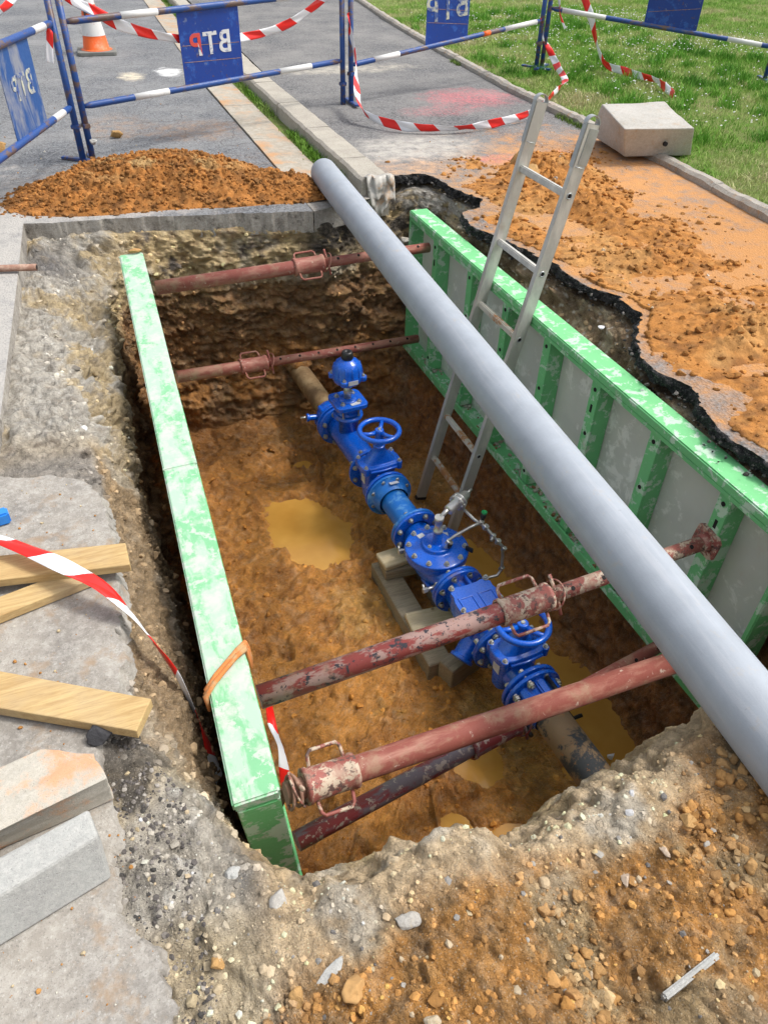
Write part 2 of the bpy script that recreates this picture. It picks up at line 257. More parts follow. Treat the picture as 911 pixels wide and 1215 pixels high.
# ------------------------------------------------------------------ mesh helpers
class MB:
    def __init__(s): s.v = []; s.f = []; s.m = []; s.sm = []
    def add(s, vs, fs, mi=0, smooth=False, mat=None):
        o = len(s.v); s.v += [tuple(mat @ Vector(v)) if mat else tuple(v) for v in vs]
        s.f += [tuple(i+o for i in f) for f in fs]; s.m += [mi]*len(fs); s.sm += [smooth]*len(fs)
    def box(s, c, d, rot=None, bev=0., mi=0):
        cx, cy, cz = c; x, y, z = d[0]/2, d[1]/2, d[2]/2; b = min(bev, x*.9, y*.9, z*.9)
        if b <= 0:
            vs = [(i*x, j*y, k*z) for k in (-1, 1) for j in (-1, 1) for i in (-1, 1)]
            fs = [(0, 2, 3, 1), (4, 5, 7, 6), (0, 1, 5, 4), (2, 6, 7, 3), (0, 4, 6, 2), (1, 3, 7, 5)]
        else:
            bm = bmesh.new(); bmesh.ops.create_cube(bm, size=1)
            for v in bm.verts: v.co = Vector((v.co.x*2*x, v.co.y*2*y, v.co.z*2*z))
            bmesh.ops.bevel(bm, geom=bm.edges[:], offset=b, segments=2, affect='EDGES')
            bm.verts.index_update(); vs = [tuple(v.co) for v in bm.verts]; fs = [tuple(v.index for v in f.verts) for f in bm.faces]; bm.free()
        mt = Matrix.Translation(c) @ (rot.to_4x4() if rot else Matrix())
        s.add(vs, fs, mi, False, mt)
    def lathe(s, prof, o, ax, n=32, mi=0, caps=True, smooth=True, phase=0.):
        """prof: (t along axis, radius); o origin, ax direction"""
        q = Vector(ax).normalized().to_track_quat('Z', 'Y').to_matrix().to_4x4(); mt = Matrix.Translation(o) @ q
        vs = []; fs = []
        for (t, r) in prof:
            for k in range(n):
                a = 2*PI*(k+phase)/n; vs.append((r*math.cos(a), r*math.sin(a), t))
        for i in range(len(prof)-1):
            for k in range(n):
                fs.append((i*n+k, i*n+(k+1) % n, (i+1)*n+(k+1) % n, (i+1)*n+k))
        s.add(vs, fs, mi, smooth, mt)
        if caps:
            o2 = len(s.v)-len(vs)
            s.f += [tuple(o2+k for k in range(n))[::-1], tuple(o2+(len(prof)-1)*n+k for k in range(n))]; s.m += [mi]*2; s.sm += [False]*2
    def cyl(s, a, b, r, n=24, mi=0, r2=None, caps=True):
        a = Vector(a); b = Vector(b); s.lathe([(0, r), ((b-a).length, r if r2 is None else r2)], a, b-a, n, mi, caps)
    def tube(s, pts, r, n=12, mi=0, rr=None):
        P = [Vector(p) for p in pts]; rings = []; up = None
        for i, p in enumerate(P):
            t = (P[min(i+1, len(P)-1)]-P[max(i-1, 0)]).normalized()
            if up is None: up = t.orthogonal().normalized()
            up = (up-t*up.dot(t)).normalized(); w = t.cross(up)
            rad = rr[i] if rr else r
            rings.append([p+(up*math.cos(2*PI*k/n)+w*math.sin(2*PI*k/n))*rad for k in range(n)])
        vs = [v for q in rings for v in q]; fs = []
        for i in range(len(P)-1):
            for k in range(n): fs.append((i*n+k, i*n+(k+1) % n, (i+1)*n+(k+1) % n, (i+1)*n+k))
        fs.append(tuple(range(n))[::-1]); fs.append(tuple((len(P)-1)*n+k for k in range(n)))
        s.add(vs, fs, mi, True)
    def torus(s, c, ax, R, r, n=48, m=14, mi=0):
        q = Vector(ax).normalized().to_track_quat('Z', 'Y').to_matrix().to_4x4(); mt = Matrix.Translation(c) @ q
        vs = [((R+r*math.cos(b))*math.cos(a), (R+r*math.cos(b))*math.sin(a), r*math.sin(b)) for a in [2*PI*i/n for i in range(n)] for b in [2*PI*j/m for j in range(m)]]
        fs = [(i*m+j, ((i+1) % n)*m+j, ((i+1) % n)*m+(j+1) % m, i*m+(j+1) % m) for i in range(n) for j in range(m)]
        s.add(vs, fs, mi, True, mt)
    def prism(s, poly, z0, z1, mi=0, mat=None, smooth=False):
        n = len(poly); vs = [(x, y, z0) for x, y in poly]+[(x, y, z1) for x, y in poly]
        fs = [tuple(range(n))[::-1], tuple(range(n, 2*n))]+[(i, (i+1) % n, n+(i+1) % n, n+i) for i in range(n)]
        s.add(vs, fs, mi, smooth, mat)
    def build(s, name, mats, parent=None, bevel=0., loc=None):
        me = bpy.data.meshes.new(name); me.from_pydata(s.v, [], s.f); me.update()
        for k in (mats if isinstance(mats, (list, tuple)) else [mats]): me.materials.append(M[k] if isinstance(k, str) else k)
        me.polygons.foreach_set('material_index', s.m); me.polygons.foreach_set('use_smooth', s.sm); me.update()
        o = bpy.data.objects.new(name, me); COL.objects.link(o)
        if parent: o.parent = parent
        if loc is not None: o.location = loc
        if bevel:
            b = o.modifiers.new('b', 'BEVEL'); b.width = bevel; b.segments = 2; b.limit_method = 'ANGLE'; b.angle_limit = math.radians(40)
        return o
def tag(o, label=None, cat=None, group=None, kind=None):
    if label: o['label'] = label
    if cat: o['category'] = cat
    if group: o['group'] = group
    if kind: o['kind'] = kind
    return o
def empty(name, loc, label, cat, group=None, rot=(0, 0, 0), mat=None):
    o = bpy.data.objects.new(name, None); COL.objects.link(o); o.empty_display_size = .1
    if mat is not None: o.matrix_world = mat
    else: o.location = loc; o.rotation_euler = rot
    return tag(o, label, cat, group)
def kids(o): return [c for c in bpy.data.objects if c.parent == o]
def copy_tree(o, parent=None):
    c = o.copy(); COL.objects.link(c)
    if parent: c.parent = parent
    for k in kids(o): copy_tree(k, c)
    return c
def npmesh(name, V, F, mats, smooth=True, col=None, wet=None, midx=None):
    """V (n,3), F (m,k) all the same k"""
    me = bpy.data.meshes.new(name); V = np.asarray(V, np.float32); F = np.asarray(F, np.int32); k = F.shape[1]
    me.vertices.add(len(V)); me.vertices.foreach_set('co', V.ravel()); me.loops.add(F.size); me.loops.foreach_set('vertex_index', F.ravel())
    me.polygons.add(len(F)); me.polygons.foreach_set('loop_start', np.arange(0, F.size, k, dtype=np.int32)); me.polygons.foreach_set('loop_total', np.full(len(F), k, np.int32))
    me.polygons.foreach_set('use_smooth', np.full(len(F), smooth))
    for q in (mats if isinstance(mats, (list, tuple)) else [mats]): me.materials.append(M[q])
    if midx is not None: me.polygons.foreach_set('material_index', np.asarray(midx, np.int32))
    me.update(calc_edges=True)
    if col is not None:
        a = me.color_attributes.new('Col', 'FLOAT_COLOR', 'POINT'); c4 = np.ones((len(V), 4), np.float32); c4[:, :3] = col; a.data.foreach_set('color', c4.ravel())
    if wet is not None:
        a = me.attributes.new('Wet', 'FLOAT', 'POINT'); a.data.foreach_set('value', np.asarray(wet, np.float32))
    me.validate(); o = bpy.data.objects.new(name, me); COL.objects.link(o); return o

# ------------------------------------------------------------------ camera, sky, sun
cx, cy, f = 455.5, 607.5, 877.
def ray(px, py):
    v = np.array([px-cx, py-cy, f]); return v/np.linalg.norm(v)
down = ray(427., 1640.); dx, dy = 427.-cx, 1640.-cy
vy = cy-(f*f+(20.-cx)*dx)/dy
Yv = ray(20., vy); Zv = -down; Xv = np.cross(Yv, Zv); Rm = np.array([Xv, Yv, Zv])
cam = bpy.data.cameras.new('camera'); co = bpy.data.objects.new('camera', cam); COL.objects.link(co)
Mw = Matrix.Identity(4)
for i in range(3):
    Mw[i][0] = Rm[i, 0]; Mw[i][1] = -Rm[i, 1]; Mw[i][2] = -Rm[i, 2]
Mw[2][3] = H; co.matrix_world = Mw
cam.sensor_fit = 'VERTICAL'; cam.sensor_height = 24; cam.sensor_width = 18; cam.lens = f/1215*24; cam.clip_start = .02; cam.clip_end = 2000
S.camera = co
w = bpy.data.worlds.new("World"); S.world = w; w.use_nodes = True; nt = w.node_tree; nt.nodes.clear()
sky = nt.nodes.new('ShaderNodeTexSky'); sky.sky_type = 'NISHITA'; sky.sun_disc = False
SE, SA = 58, 102         # elevation; azimuth of the sun measured from +Y towards +X
sky.sun_elevation = math.radians(SE); sky.sun_rotation = math.radians(SA); sky.air_density = 1.0; sky.dust_density = 4; sky.ozone_density = 1
hs = nt.nodes.new('ShaderNodeHueSaturation'); hs.inputs['Saturation'].default_value = .35
bg = nt.nodes.new('ShaderNodeBackground'); bg.inputs[1].default_value = .15; ow = nt.nodes.new('ShaderNodeOutputWorld')
nt.links.new(sky.outputs[0], hs.inputs['Color']); nt.links.new(hs.outputs[0], bg.inputs[0]); nt.links.new(bg.outputs[0], ow.inputs[0])
sun = bpy.data.lights.new('sun', 'SUN'); sun.energy = 1.4; sun.angle = math.radians(10); sun.color = (1, .96, .90)
so = bpy.data.objects.new('sun', sun); COL.objects.link(so)
sd = Vector((math.sin(math.radians(SA))*math.cos(math.radians(SE)), math.cos(math.radians(SA))*math.cos(math.radians(SE)), math.sin(math.radians(SE))))
so.rotation_euler = sd.to_track_quat('Z', 'Y').to_euler()
S.view_settings.view_transform = 'Standard'; S.view_settings.look = 'None'; S.view_settings.gamma = 1; S.view_settings.exposure = .66
S.cycles.max_bounces = 6; S.cycles.use_denoising = True

# ------------------------------------------------------------------ the pit: one continuous earth surface
# station: rows (x,y,z) = outer apron, inner apron, rim, upper wall, mid wall, base, floor centre line
ST = [
 [(-.75, 5.6, -.10), (-.50, 5.22, -.09), (-.38, 5.08, -.09), (.00, 4.62, -.22), (.06, 4.72, -.8), (.14, 4.72, -1.46), (.9, 4.2, -1.46)],
 [(.1, 5.6, -.10), (.05, 5.2, -.09), (.03, 5.02, -.09), (.15, 4.82, -.24), (.17, 4.88, -.8), (.22, 4.78, -1.46), (.9, 4.2, -1.46)],
 [(.5, 5.5, -.10), (.5, 5.12, -.09), (.5, 4.99, -.09), (.5, 4.90, -.30), (.5, 4.92, -.85), (.5, 4.72, -1.46), (.95, 4.1, -1.47)],
 [(1.0, 5.4, -.10), (1.0, 5.03, -.09), (1.0, 4.90, -.09), (1.0, 4.83, -.32), (1.0, 4.88, -.9), (1.0, 4.74, -1.46), (1.0, 4.0, -1.47)],
 [(1.42, 5.3, -.10), (1.42, 4.98, -.09), (1.42, 4.84, -.09), (1.42, 4.76, -.35), (1.42, 4.80, -.9), (1.35, 4.68, -1.46), (1.05, 3.9, -1.47)],
 [(1.9, 5.8, -.10), (1.88, 5.4, -.10), (1.86, 5.05, -.12), (1.78, 4.88, -.35), (1.72, 4.82, -.9), (1.60, 4.62, -1.46), (1.05, 3.8, -1.47)],
 [(2.1, 6.0, -.04), (2.16, 5.4, -.02), (2.16, 5.10, -.02), (2.10, 4.92, -.35), (2.02, 4.78, -.9), (1.80, 4.52, -1.46), (1.05, 3.75, -1.47)],
 [(2.9, 5.6, -.02), (2.55, 5.1, -.01), (2.33, 4.88, -.01), (2.24, 4.75, -.28), (2.12, 4.66, -.9), (1.88, 4.42, -1.47), (1.1, 3.7, -1.47)],
 [(3.1, 4.7, -.02), (2.65, 4.6, -.01), (2.40, 4.52, -.01), (2.28, 4.45, -.24), (2.14, 4.40, -.98), (1.92, 4.25, -1.48), (1.1, 3.65, -1.48)],
 [(3.1, 4.1, -.02), (2.5, 4.1, -.01), (2.18, 4.15, -.02), (2.145, 4.15, -.25), (2.12, 4.12, -1.02), (1.93, 4.05, -1.48), (1.1, 3.5, -1.48)],
 [(3.1, 3.5, -.02), (2.6, 3.5, -.01), (2.29, 3.5, -.02), (2.17, 3.5, -.16), (2.12, 3.5, -1.02), (1.93, 3.5, -1.49), (1.1, 3.2, -1.49)],
 [(3.1, 2.9, -.02), (2.7, 2.9, -.01), (2.38, 2.9, -.02), (2.19, 2.9, -.16), (2.12, 2.9, -1.02), (1.92, 2.9, -1.50), (1.1, 2.8, -1.49)],
 [(3.1, 2.3, -.02), (2.5, 2.3, -.01), (2.15, 2.35, -.02), (2.14, 2.3, -.25), (2.12, 2.3, -1.02), (1.91, 2.3, -1.52), (1.1, 2.3, -1.49)],
 [(3.1, 1.7, -.02), (2.5, 1.6, -.01), (2.10, 1.65, -.02), (2.12, 1.6, -.25), (2.12, 1.6, -1.02), (1.90, 1.62, -1.53), (1.1, 1.9, -1.49)],
 [(3.1, .6, -.02), (2.5, .75, -.01), (2.16, .90, -.02), (2.14, .98, -.25), (2.12, 1.06, -.9), (1.86, 1.2, -1.53), (1.15, 1.8, -1.49)],
 [(2.6, -.6, -.02), (2.1, .20, .00), (1.78, .76, -.03), (1.74, .88, -.3), (1.72, 1.0, -.9), (1.66, 1.14, -1.53), (1.12, 1.8, -1.49)],
 [(1.7, -1.1, .00), (1.45, .20, .03), (1.30, .73, .015), (1.28, .87, -.25), (1.26, 1.0, -.9), (1.25, 1.10, -1.5), (1.08, 1.8, -1.48)],
 [(1.1, -1.2, .02), (1.05, .20, .02), (1.06, .68, .005), (1.06, .82, -.25), (1.06, .92, -.9), (1.05, 1.02, -1.49), (1.02, 1.8, -1.48)],
 [(.88, -1.2, .02), (.86, .18, .02), (.88, .645, .0), (.86, .80, -.25), (.84, .88, -.9), (.82, .98, -1.48), (.95, 1.8, -1.48)],
 [(.70, -1.2, .02), (.70, .18, .01), (.71, .625, -.005), (.72, .76, -.25), (.70, .84, -.9), (.70, .97, -1.48), (.93, 1.8, -1.48)],
 [(.6, -1.2, .02), (.60, .18, .01), (.62, .60, -.01), (.64, .74, -.25), (.63, .82, -.9), (.62, .96, -1.48), (.92, 1.8, -1.48)],
 [(.45, -1.2, .02), (.47, .18, .02), (.50, .675, .03), (.50, .80, -.25), (.50, .86, -.9), (.50, .96, -1.48), (.9, 1.8, -1.48)],
 [(.3, -1.2, .02), (.36, .18, .02), (.40, .695, .02), (.41, .82, -.25), (.41, .88, -.9), (.42, .97, -1.48), (.89, 1.8, -1.48)],
 [(.2, -1.2, .02), (.24, .18, .01), (.29, .68, .0), (.30, .82, -.25), (.31, .88, -.9), (.33, .98, -1.48), (.88, 1.8, -1.48)],
 [(-.05, -1.2, .0), (.02, .25, .0), (.10, .66, -.03), (.13, .83, -.28), (.17, .92, -.9), (.22, 1.02, -1.48), (.86, 1.85, -1.48)],
 [(-.5, -1.2, -.03), (-.20, .55, -.03), (-.04, .86, -.06), (.00, 1.00, -.26), (.06, 1.02, -.9), (.14, 1.08, -1.48), (.85, 1.9, -1.48)],
 [(-1.1, .9, -.05), (-.40, 1.15, -.04), (-.19, 1.22, -.05), (-.045, 1.24, -.34), (.02, 1.25, -.9), (.10, 1.26, -1.48), (.85, 2.0, -1.48)],
 [(-1.1, 1.7, -.05), (-.40, 1.7, -.04), (-.19, 1.75, -.05), (-.04, 1.75, -.36), (.02, 1.75, -.9), (.10, 1.75, -1.48), (.85, 2.2, -1.48)],
 [(-1.1, 2.3, -.05), (-.40, 2.3, -.04), (-.19, 2.3, -.05), (-.06, 2.35, -.34), (.0, 2.35, -.9), (.10, 2.35, -1.48), (.85, 2.6, -1.48)],
 [(-1.1, 3.0, -.05), (-.45, 2.9, -.05), (-.24, 2.9, -.07), (-.10, 2.9, -.30), (-.02, 2.9, -.9), (.10, 2.9, -1.48), (.85, 3.0, -1.48)],
 [(-1.1, 3.6, -.05), (-.5, 3.6, -.06), (-.26, 3.6, -.09), (-.08, 3.6, -.26), (.0, 3.6, -.9), (.12, 3.6, -1.48), (.85, 3.4, -1.48)],
 [(-1.1, 4.3, -.10), (-.52, 4.3, -.09), (-.30, 4.3, -.10), (-.03, 4.22, -.24), (.03, 4.25, -.9), (.14, 4.25, -1.47), (.88, 3.8, -1.47)],
]
ST = np.array(ST); NS = len(ST); ST[:, 6, 0] = 1.0; ST[:, 6, 2] = -1.48
rim = ST[:, 2]; seg = np.linalg.norm(np.roll(rim, -1, 0)-rim, axis=1)
# finer near the camera
dist = np.linalg.norm((rim+np.roll(rim, -1, 0))/2-np.array([0, 0, H]), axis=1)
cnt = np.maximum(6, (seg/(.0034*dist)).astype(int))
rows_n = [46, 52, 34, 56, 50, 70]; PW = []
for i in range(NS):
    a, b = ST[i], ST[(i+1) % NS]
    t = (np.arange(cnt[i])/cnt[i])[:, None, None]; PW.append(a[None]*(1-t)+b[None]*t)
PW = np.concatenate(PW, 0)                      # (ns,7,3)
# soften along the ring
for _ in range(6): PW = (np.roll(PW, 1, 0)+2*PW+np.roll(PW, -1, 0))/4
cols = []; rid = []
for r in range(6):
    n_ = rows_n[r]; t = np.arange(n_)/n_
    if r == 0: t = t**.6
    cols.append(PW[:, r][:, None]*(1-t)[None, :, None]+PW[:, r+1][:, None]*t[None, :, None]); rid += list(r+t)
cols.append(PW[:, 6][:, None]); rid.append(6.); rid = np.array(rid)
G = np.concatenate(cols, 1); ns, nr, _ = G.shape
# round the corners between rows
for _ in range(5):
    G[:, 1:-1] = (G[:, :-2]+2*G[:, 1:-1]+G[:, 2:])/4
du = np.roll(G, -1, 0)-np.roll(G, 1, 0); dv = np.zeros_like(G); dv[:, 1:-1] = G[:, 2:]-G[:, :-2]; dv[:, 0] = dv[:, 1]; dv[:, -1] = dv[:, -2]
N = np.cross(dv, du); L_ = np.linalg.norm(N, axis=2, keepdims=True); N = N/np.maximum(L_, 1e-9)
N[N[:, :, 2] < -.2] *= 1
N[:, -1] = (0, 0, 1)
P = G.reshape(-1, 3).copy(); NN = N.reshape(-1, 3); ri = np.tile(rid, ns)
if NN[ri > 5.3][:, 2].mean() < 0: NN = -NN
X, Y, Z = P[:, 0], P[:, 1], P[:, 2]
floor = sstep(4.75, 5.15, ri); wall = sstep(1.9, 2.4, ri)*(1-floor); apron = 1-sstep(1.6, 2.1, ri)
near = (1-sstep(.95, 1.15, Y))*(1-sstep(2.6, 3.0, ri))*sstep(-.30, -.16, X)
nearl = (1-sstep(1.1, 1.3, Y))*(1-sstep(3.0, 3.4, ri))*(1-sstep(-.06, .06, X))
leftslope = (1-sstep(.0, .1, X))*sstep(1.0, 1.2, Y)*(1-sstep(2.5, 2.8, Y))
leftrub = (1-sstep(.05, .2, X))*sstep(2.5, 2.8, Y)*(1-sstep(2.9, 3.3, ri))
n1 = fbm(P, 3, 3, 1); n2 = fbm(P, 11, 4, 5, .55); n3 = fbm(P, 45, 3, 9, .6)
c1, v1 = cell(P+.02*n2[:, None], 15, 20); c2, v2 = cell(P+.006*n3[:, None], 42, 40)
lay = fbm(P*np.array([.6, .6, 3.]), 7, 4, 60)
w_ = P+.05*np.stack([n2, fbm(P+9, 11, 3, 6), fbm(P+19, 11, 3, 7)], 1)
f1, e1_ = facet(w_, 7, 320, 1.2); f2, e2_ = facet(w_*np.array([1, 1, 1.25]), 19, 340, 1.1); f3, e3_ = facet(P+.004*n3[:, None], 52, 360, 1.)
k1, k2, k3 = sstep(0, .30, e1_), sstep(0, .28, e2_), sstep(0, .25, e3_)
rock = .046*(f1+.35)*k1+.015*(f2+.35)*k2+.005*(f3+.3)*k3-.015+.006*n3+.018*fbm(P, 22, 3, 333)
D = wall*(.040*n1+.030*n2+.016*n3+1.0*rock+.040*lay+.012*f3*k3+.006*f2*k2)
D *= 1-.72*(1-sstep(1.0, 1.35, Y)); D *= 1-.45*(1-sstep(.05, .2, X))*(Z > -.6)
# under the shoring on the right the wall must stay behind the plate
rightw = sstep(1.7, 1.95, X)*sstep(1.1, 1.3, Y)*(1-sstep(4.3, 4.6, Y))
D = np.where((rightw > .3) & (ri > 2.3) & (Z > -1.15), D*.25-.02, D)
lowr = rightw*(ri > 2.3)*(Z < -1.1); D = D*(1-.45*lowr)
D += apron*(1-near)*(.006*n2+.003*n3)
crustm = sstep(.45, .62, Y+.10*n1)*(1-.0*X)
clods = (.018*(f2+.3)*k2+.014*(f3+.3)*k3+.010*(.55-c2)*sstep(.3, .8, v2)+.007*n3)
D += near*((.012+.03*sstep(.6, .3, Y))*n1+.022*n2+crustm*rock*.45+nearl*(1-near*0)*.045*(f1+.2)*k1+(1-crustm)*clods)
D += leftrub*(.030*n1+.020*n2+rock*.55)
D -= wall*leftslope*.55*D
D += leftslope*wall*(.010*n3+.018*n2+.010*f3*k3)
mud = fbm(P, 6, 4, 77, .55); ridge = 1-np.abs(fbm(P, 9, 3, 90))*2.2
D += 1.35*floor*(.020*mud+.016*ridge+.009*n3+.030*f1*k1+.018*f2*k2)
# boot prints in the mud
for k in range(26):
    bx, by, an = .3+RS.rand()*1.0, 1.2+RS.rand()*3.0, RS.rand()*PI
    ux = (X-bx)*math.cos(an)+(Y-by)*math.sin(an); uy = -(X-bx)*math.sin(an)+(Y-by)*math.cos(an)
    q = np.sqrt((ux/.14)**2+(uy/.055)**2); D += floor*(-.028*(1-sstep(.6, 1.0, q))+.016*np.exp(-((q-1.15)/.16)**2))
P = P+NN*D[:, None]
# puddle hollows
WZ = -1.495
def dip(x0, y0, rx, ry, d, an=0.):
    global P
    ux = (P[:, 0]-x0)*math.cos(an)+(P[:, 1]-y0)*math.sin(an); uy = -(P[:, 0]-x0)*math.sin(an)+(P[:, 1]-y0)*math.cos(an)
    q = np.sqrt((ux/rx)**2+(uy/ry)**2)+.38*n1+.22*n2+.10*n3; m = (1-sstep(.8, 1.12, q))*(floor > .2)
    tgt = np.minimum(P[:, 2], WZ-d); P[:, 2] = P[:, 2]*(1-m)+tgt*m
fl = floor > .3
P[fl, 2] = np.maximum(P[fl, 2], WZ+.004+.012*(n3[fl]+.6))
dip(.85, 3.43, .24, .36, .02, .3)
dip(1.72, 2.6, .14, .62, .02, .08); dip(1.74, 1.75, .17, .40, .02); dip(1.70, 1.42, .2, .18, .02); dip(1.16, 1.62, .12, .17, .015); dip(.90, 1.34, .07, .06, .008); dip(1.10, 1.22, .10, .06, .008); dip(1.0, 4.10, .08, .07, .008)
X, Y, Z = P[:, 0], P[:, 1], P[:, 2]
def C3(r, g, b): return np.array([r, g, b])[None, :]
def mixc(a, b, t): return a*(1-t[:, None])+b*t[:, None]
tt = fbm(P, 5, 5, 200, .6); t2 = fbm(P, 18, 4, 210, .6); t3 = fbm(P, 2.2, 4, 220)
col = np.tile(C3(.30, .16, .07), (len(P), 1))                                        # dark brown earth
col = mixc(col, C3(.40, .235, .10), sstep(-.1, .5, t2+.4*lay)); col = mixc(col, C3(.09, .048, .022), sstep(.05, .45, fbm(P, 13, 4, 260)-.3*lay)*.7)
col = mixc(col, C3(.50, .215, .05), sstep(-.3, .3, tt)*.85*sstep(-.6, -1.2, Z))
upper = sstep(-.52, -.34, Z+.08*tt)
far_ = sstep(4.3, 4.6, Y)*(1-sstep(1.25, 1.6, X))
tan = mixc(np.tile(C3(.62, .47, .25), (len(P), 1)), C3(.40, .28, .15), sstep(0, .45, t2))
tan = mixc(tan, C3(.50, .47, .40), sstep(.1, .5, tt)*.6)
tan = mixc(tan, C3(.12, .10, .085), sstep(.28, .48, fbm(P, 8, 4, 300)+.3*lay))
col = mixc(col, tan, upper)
# black tarry patch under the kerb corner
kb = sstep(1.15, 1.45, X)*(1-sstep(2.25, 2.4, X))*sstep(4.6, 4.75, Y)*sstep(-.5, -.2, Z)
col = mixc(col, C3(.045, .04, .035), kb*sstep(-.3, .2, t2+.2)); col = mixc(col, C3(.55, .51, .44), sstep(2.0, 2.15, X)*sstep(4.4, 4.5, Y)*sstep(-.16, -.10, Z)*sstep(-.2, .1, t2))
# right rubble wall below asphalt
rw = sstep(2.05, 2.15, X)*(1-sstep(4.4, 4.7, Y))*sstep(-.4, -.3, Z)
rc = mixc(np.tile(C3(.30, .21, .12), (len(P), 1)), C3(.50, .42, .28), sstep(.0, .4, t2)); rc = mixc(rc, C3(.15, .095, .05), sstep(.1, .5, tt)); rc = mixc(rc, C3(.58, .54, .46), (v2 > .82)*sstep(.5, .3, c2))
col = mixc(col, rc, rw)
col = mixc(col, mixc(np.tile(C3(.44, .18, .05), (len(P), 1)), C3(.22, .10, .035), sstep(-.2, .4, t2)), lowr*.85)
# left: grey rubble, brown slope
lc = mixc(np.tile(C3(.52, .485, .42), (len(P), 1)), C3(.56, .44, .26), sstep(.0, .4, tt+.3*sstep(-.35, -.1, X))); lc = mixc(lc, C3(.25, .22, .18), sstep(.15, .5, t2)*.7); lc = mixc(lc, C3(.56, .54, .50), (v2 > .8)*.7*sstep(.5, .2, c2))
lc = mixc(lc, C3(.10, .10, .11), np.exp(-(((X+.32)/.14)**2+((Y-4.75)/.22)**2))*.8)
col = mixc(col, lc, leftrub*sstep(-.5, -.3, Z))
sl = mixc(np.tile(C3(.38, .27, .155), (len(P), 1)), C3(.50, .43, .33), sstep(.05, .5, tt)); sl = mixc(sl, C3(.34, .31, .27), sstep(-.10, -.05, Z)); sl = mixc(sl, C3(.07, .06, .055), sstep(.2, .45, t2)*.8*(sstep(-.16, -.08, Z)))
col = mixc(col, sl, leftslope*sstep(-.75, -.45, Z))
# near bank: pale crust at the lip, orange clods behind
crust = mixc(np.tile(C3(.66, .50, .31), (len(P), 1)), C3(.60, .53, .42), sstep(.1, .5, tt)); crust = mixc(crust, C3(.36, .25, .13), sstep(.2, .5, t2)*.7)
orang = mixc(np.tile(C3(.54, .265, .075), (len(P), 1)), C3(.37, .20, .07), sstep(-.2, .3, t2)); orang = mixc(orang, C3(.44, .33, .18), sstep(.05, .4, tt)*.8); orang = mixc(orang, C3(.33, .28, .22), sstep(.62, .95, X)*sstep(.1, .5, t3+.3*t2)*.55)
back = sstep(.61, .47, Y+.10*t3+.07*tt-.05*sstep(.9, 1.1, X))
back = np.maximum(back, sstep(1.02, 1.12, X+.05*tt)*sstep(.78, .62, Y)*.9)
nb = mixc(crust, orang, back)
blk = sstep(.02, -.08, X)*sstep(-.24, -.18, X)
nb = mixc(nb, mixc(np.tile(C3(.36, .335, .30), (len(P), 1)), C3(.055, .052, .05), sstep(-.15, .25, t2+.25*sstep(-.12, -.2, X))), np.clip(sstep(.06, -.06, X+.06*tt), 0, 1)*sstep(.3, .45, Y))
col = mixc(col, nb, near*sstep(-.30, -.16, Z))
nl = mixc(np.tile(C3(.47, .43, .36), (len(P), 1)), C3(.58, .55, .49), sstep(.1, .45, t2)); nl = mixc(nl, C3(.54, .42, .24), sstep(-.25, .2, t3)*.7); nl = mixc(nl, C3(.06, .056, .052), sstep(.10, .32, tt+.50*sstep(-.10, -.22, X)-.12)*.9); nl = mixc(nl, C3(.42, .22, .08), sstep(.50, .38, Y+.1*t3)*.8*sstep(-.2, .0, X))
col = mixc(col, nl, nearl*sstep(-.35, -.2, Z))
# floor mud
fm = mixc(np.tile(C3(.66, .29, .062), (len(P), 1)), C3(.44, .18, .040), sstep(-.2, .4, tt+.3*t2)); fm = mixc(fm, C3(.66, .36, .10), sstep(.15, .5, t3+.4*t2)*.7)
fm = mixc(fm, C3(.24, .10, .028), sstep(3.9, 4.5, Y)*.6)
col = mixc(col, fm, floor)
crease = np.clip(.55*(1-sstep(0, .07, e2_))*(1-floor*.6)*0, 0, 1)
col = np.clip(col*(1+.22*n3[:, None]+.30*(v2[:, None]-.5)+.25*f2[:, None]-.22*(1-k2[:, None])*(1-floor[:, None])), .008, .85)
wet = np.clip(floor*(.65+.35*sstep(0, .4, tt))*sstep(WZ+.08, WZ, Z)+.35*floor, 0, 1)
wet = np.maximum(wet, .45*sstep(-.9, -1.3, Z))
idx = np.arange(ns*nr).reshape(ns, nr); i2 = np.roll(idx, -1, 0)
F = np.stack([idx[:, :-1], i2[:, :-1], i2[:, 1:], idx[:, 1:]], -1).reshape(-1, 4)
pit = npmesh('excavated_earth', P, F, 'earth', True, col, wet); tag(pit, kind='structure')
# make normals face up/inward
if pit.data.polygons[F.shape[0]-5].normal.z < 0: pit.data.flip_normals()
PITP, PITC, PITN, PITR, NEAR, WALLM = P, col, NN, ri, near, wall
mb = MB(); mb.add([(-.1, .8, WZ), (2.05, .8, WZ), (2.05, 4.95, WZ), (-.1, 4.95, WZ)], [(0, 1, 2, 3)])
tag(mb.build('water', 'water'), kind='structure')

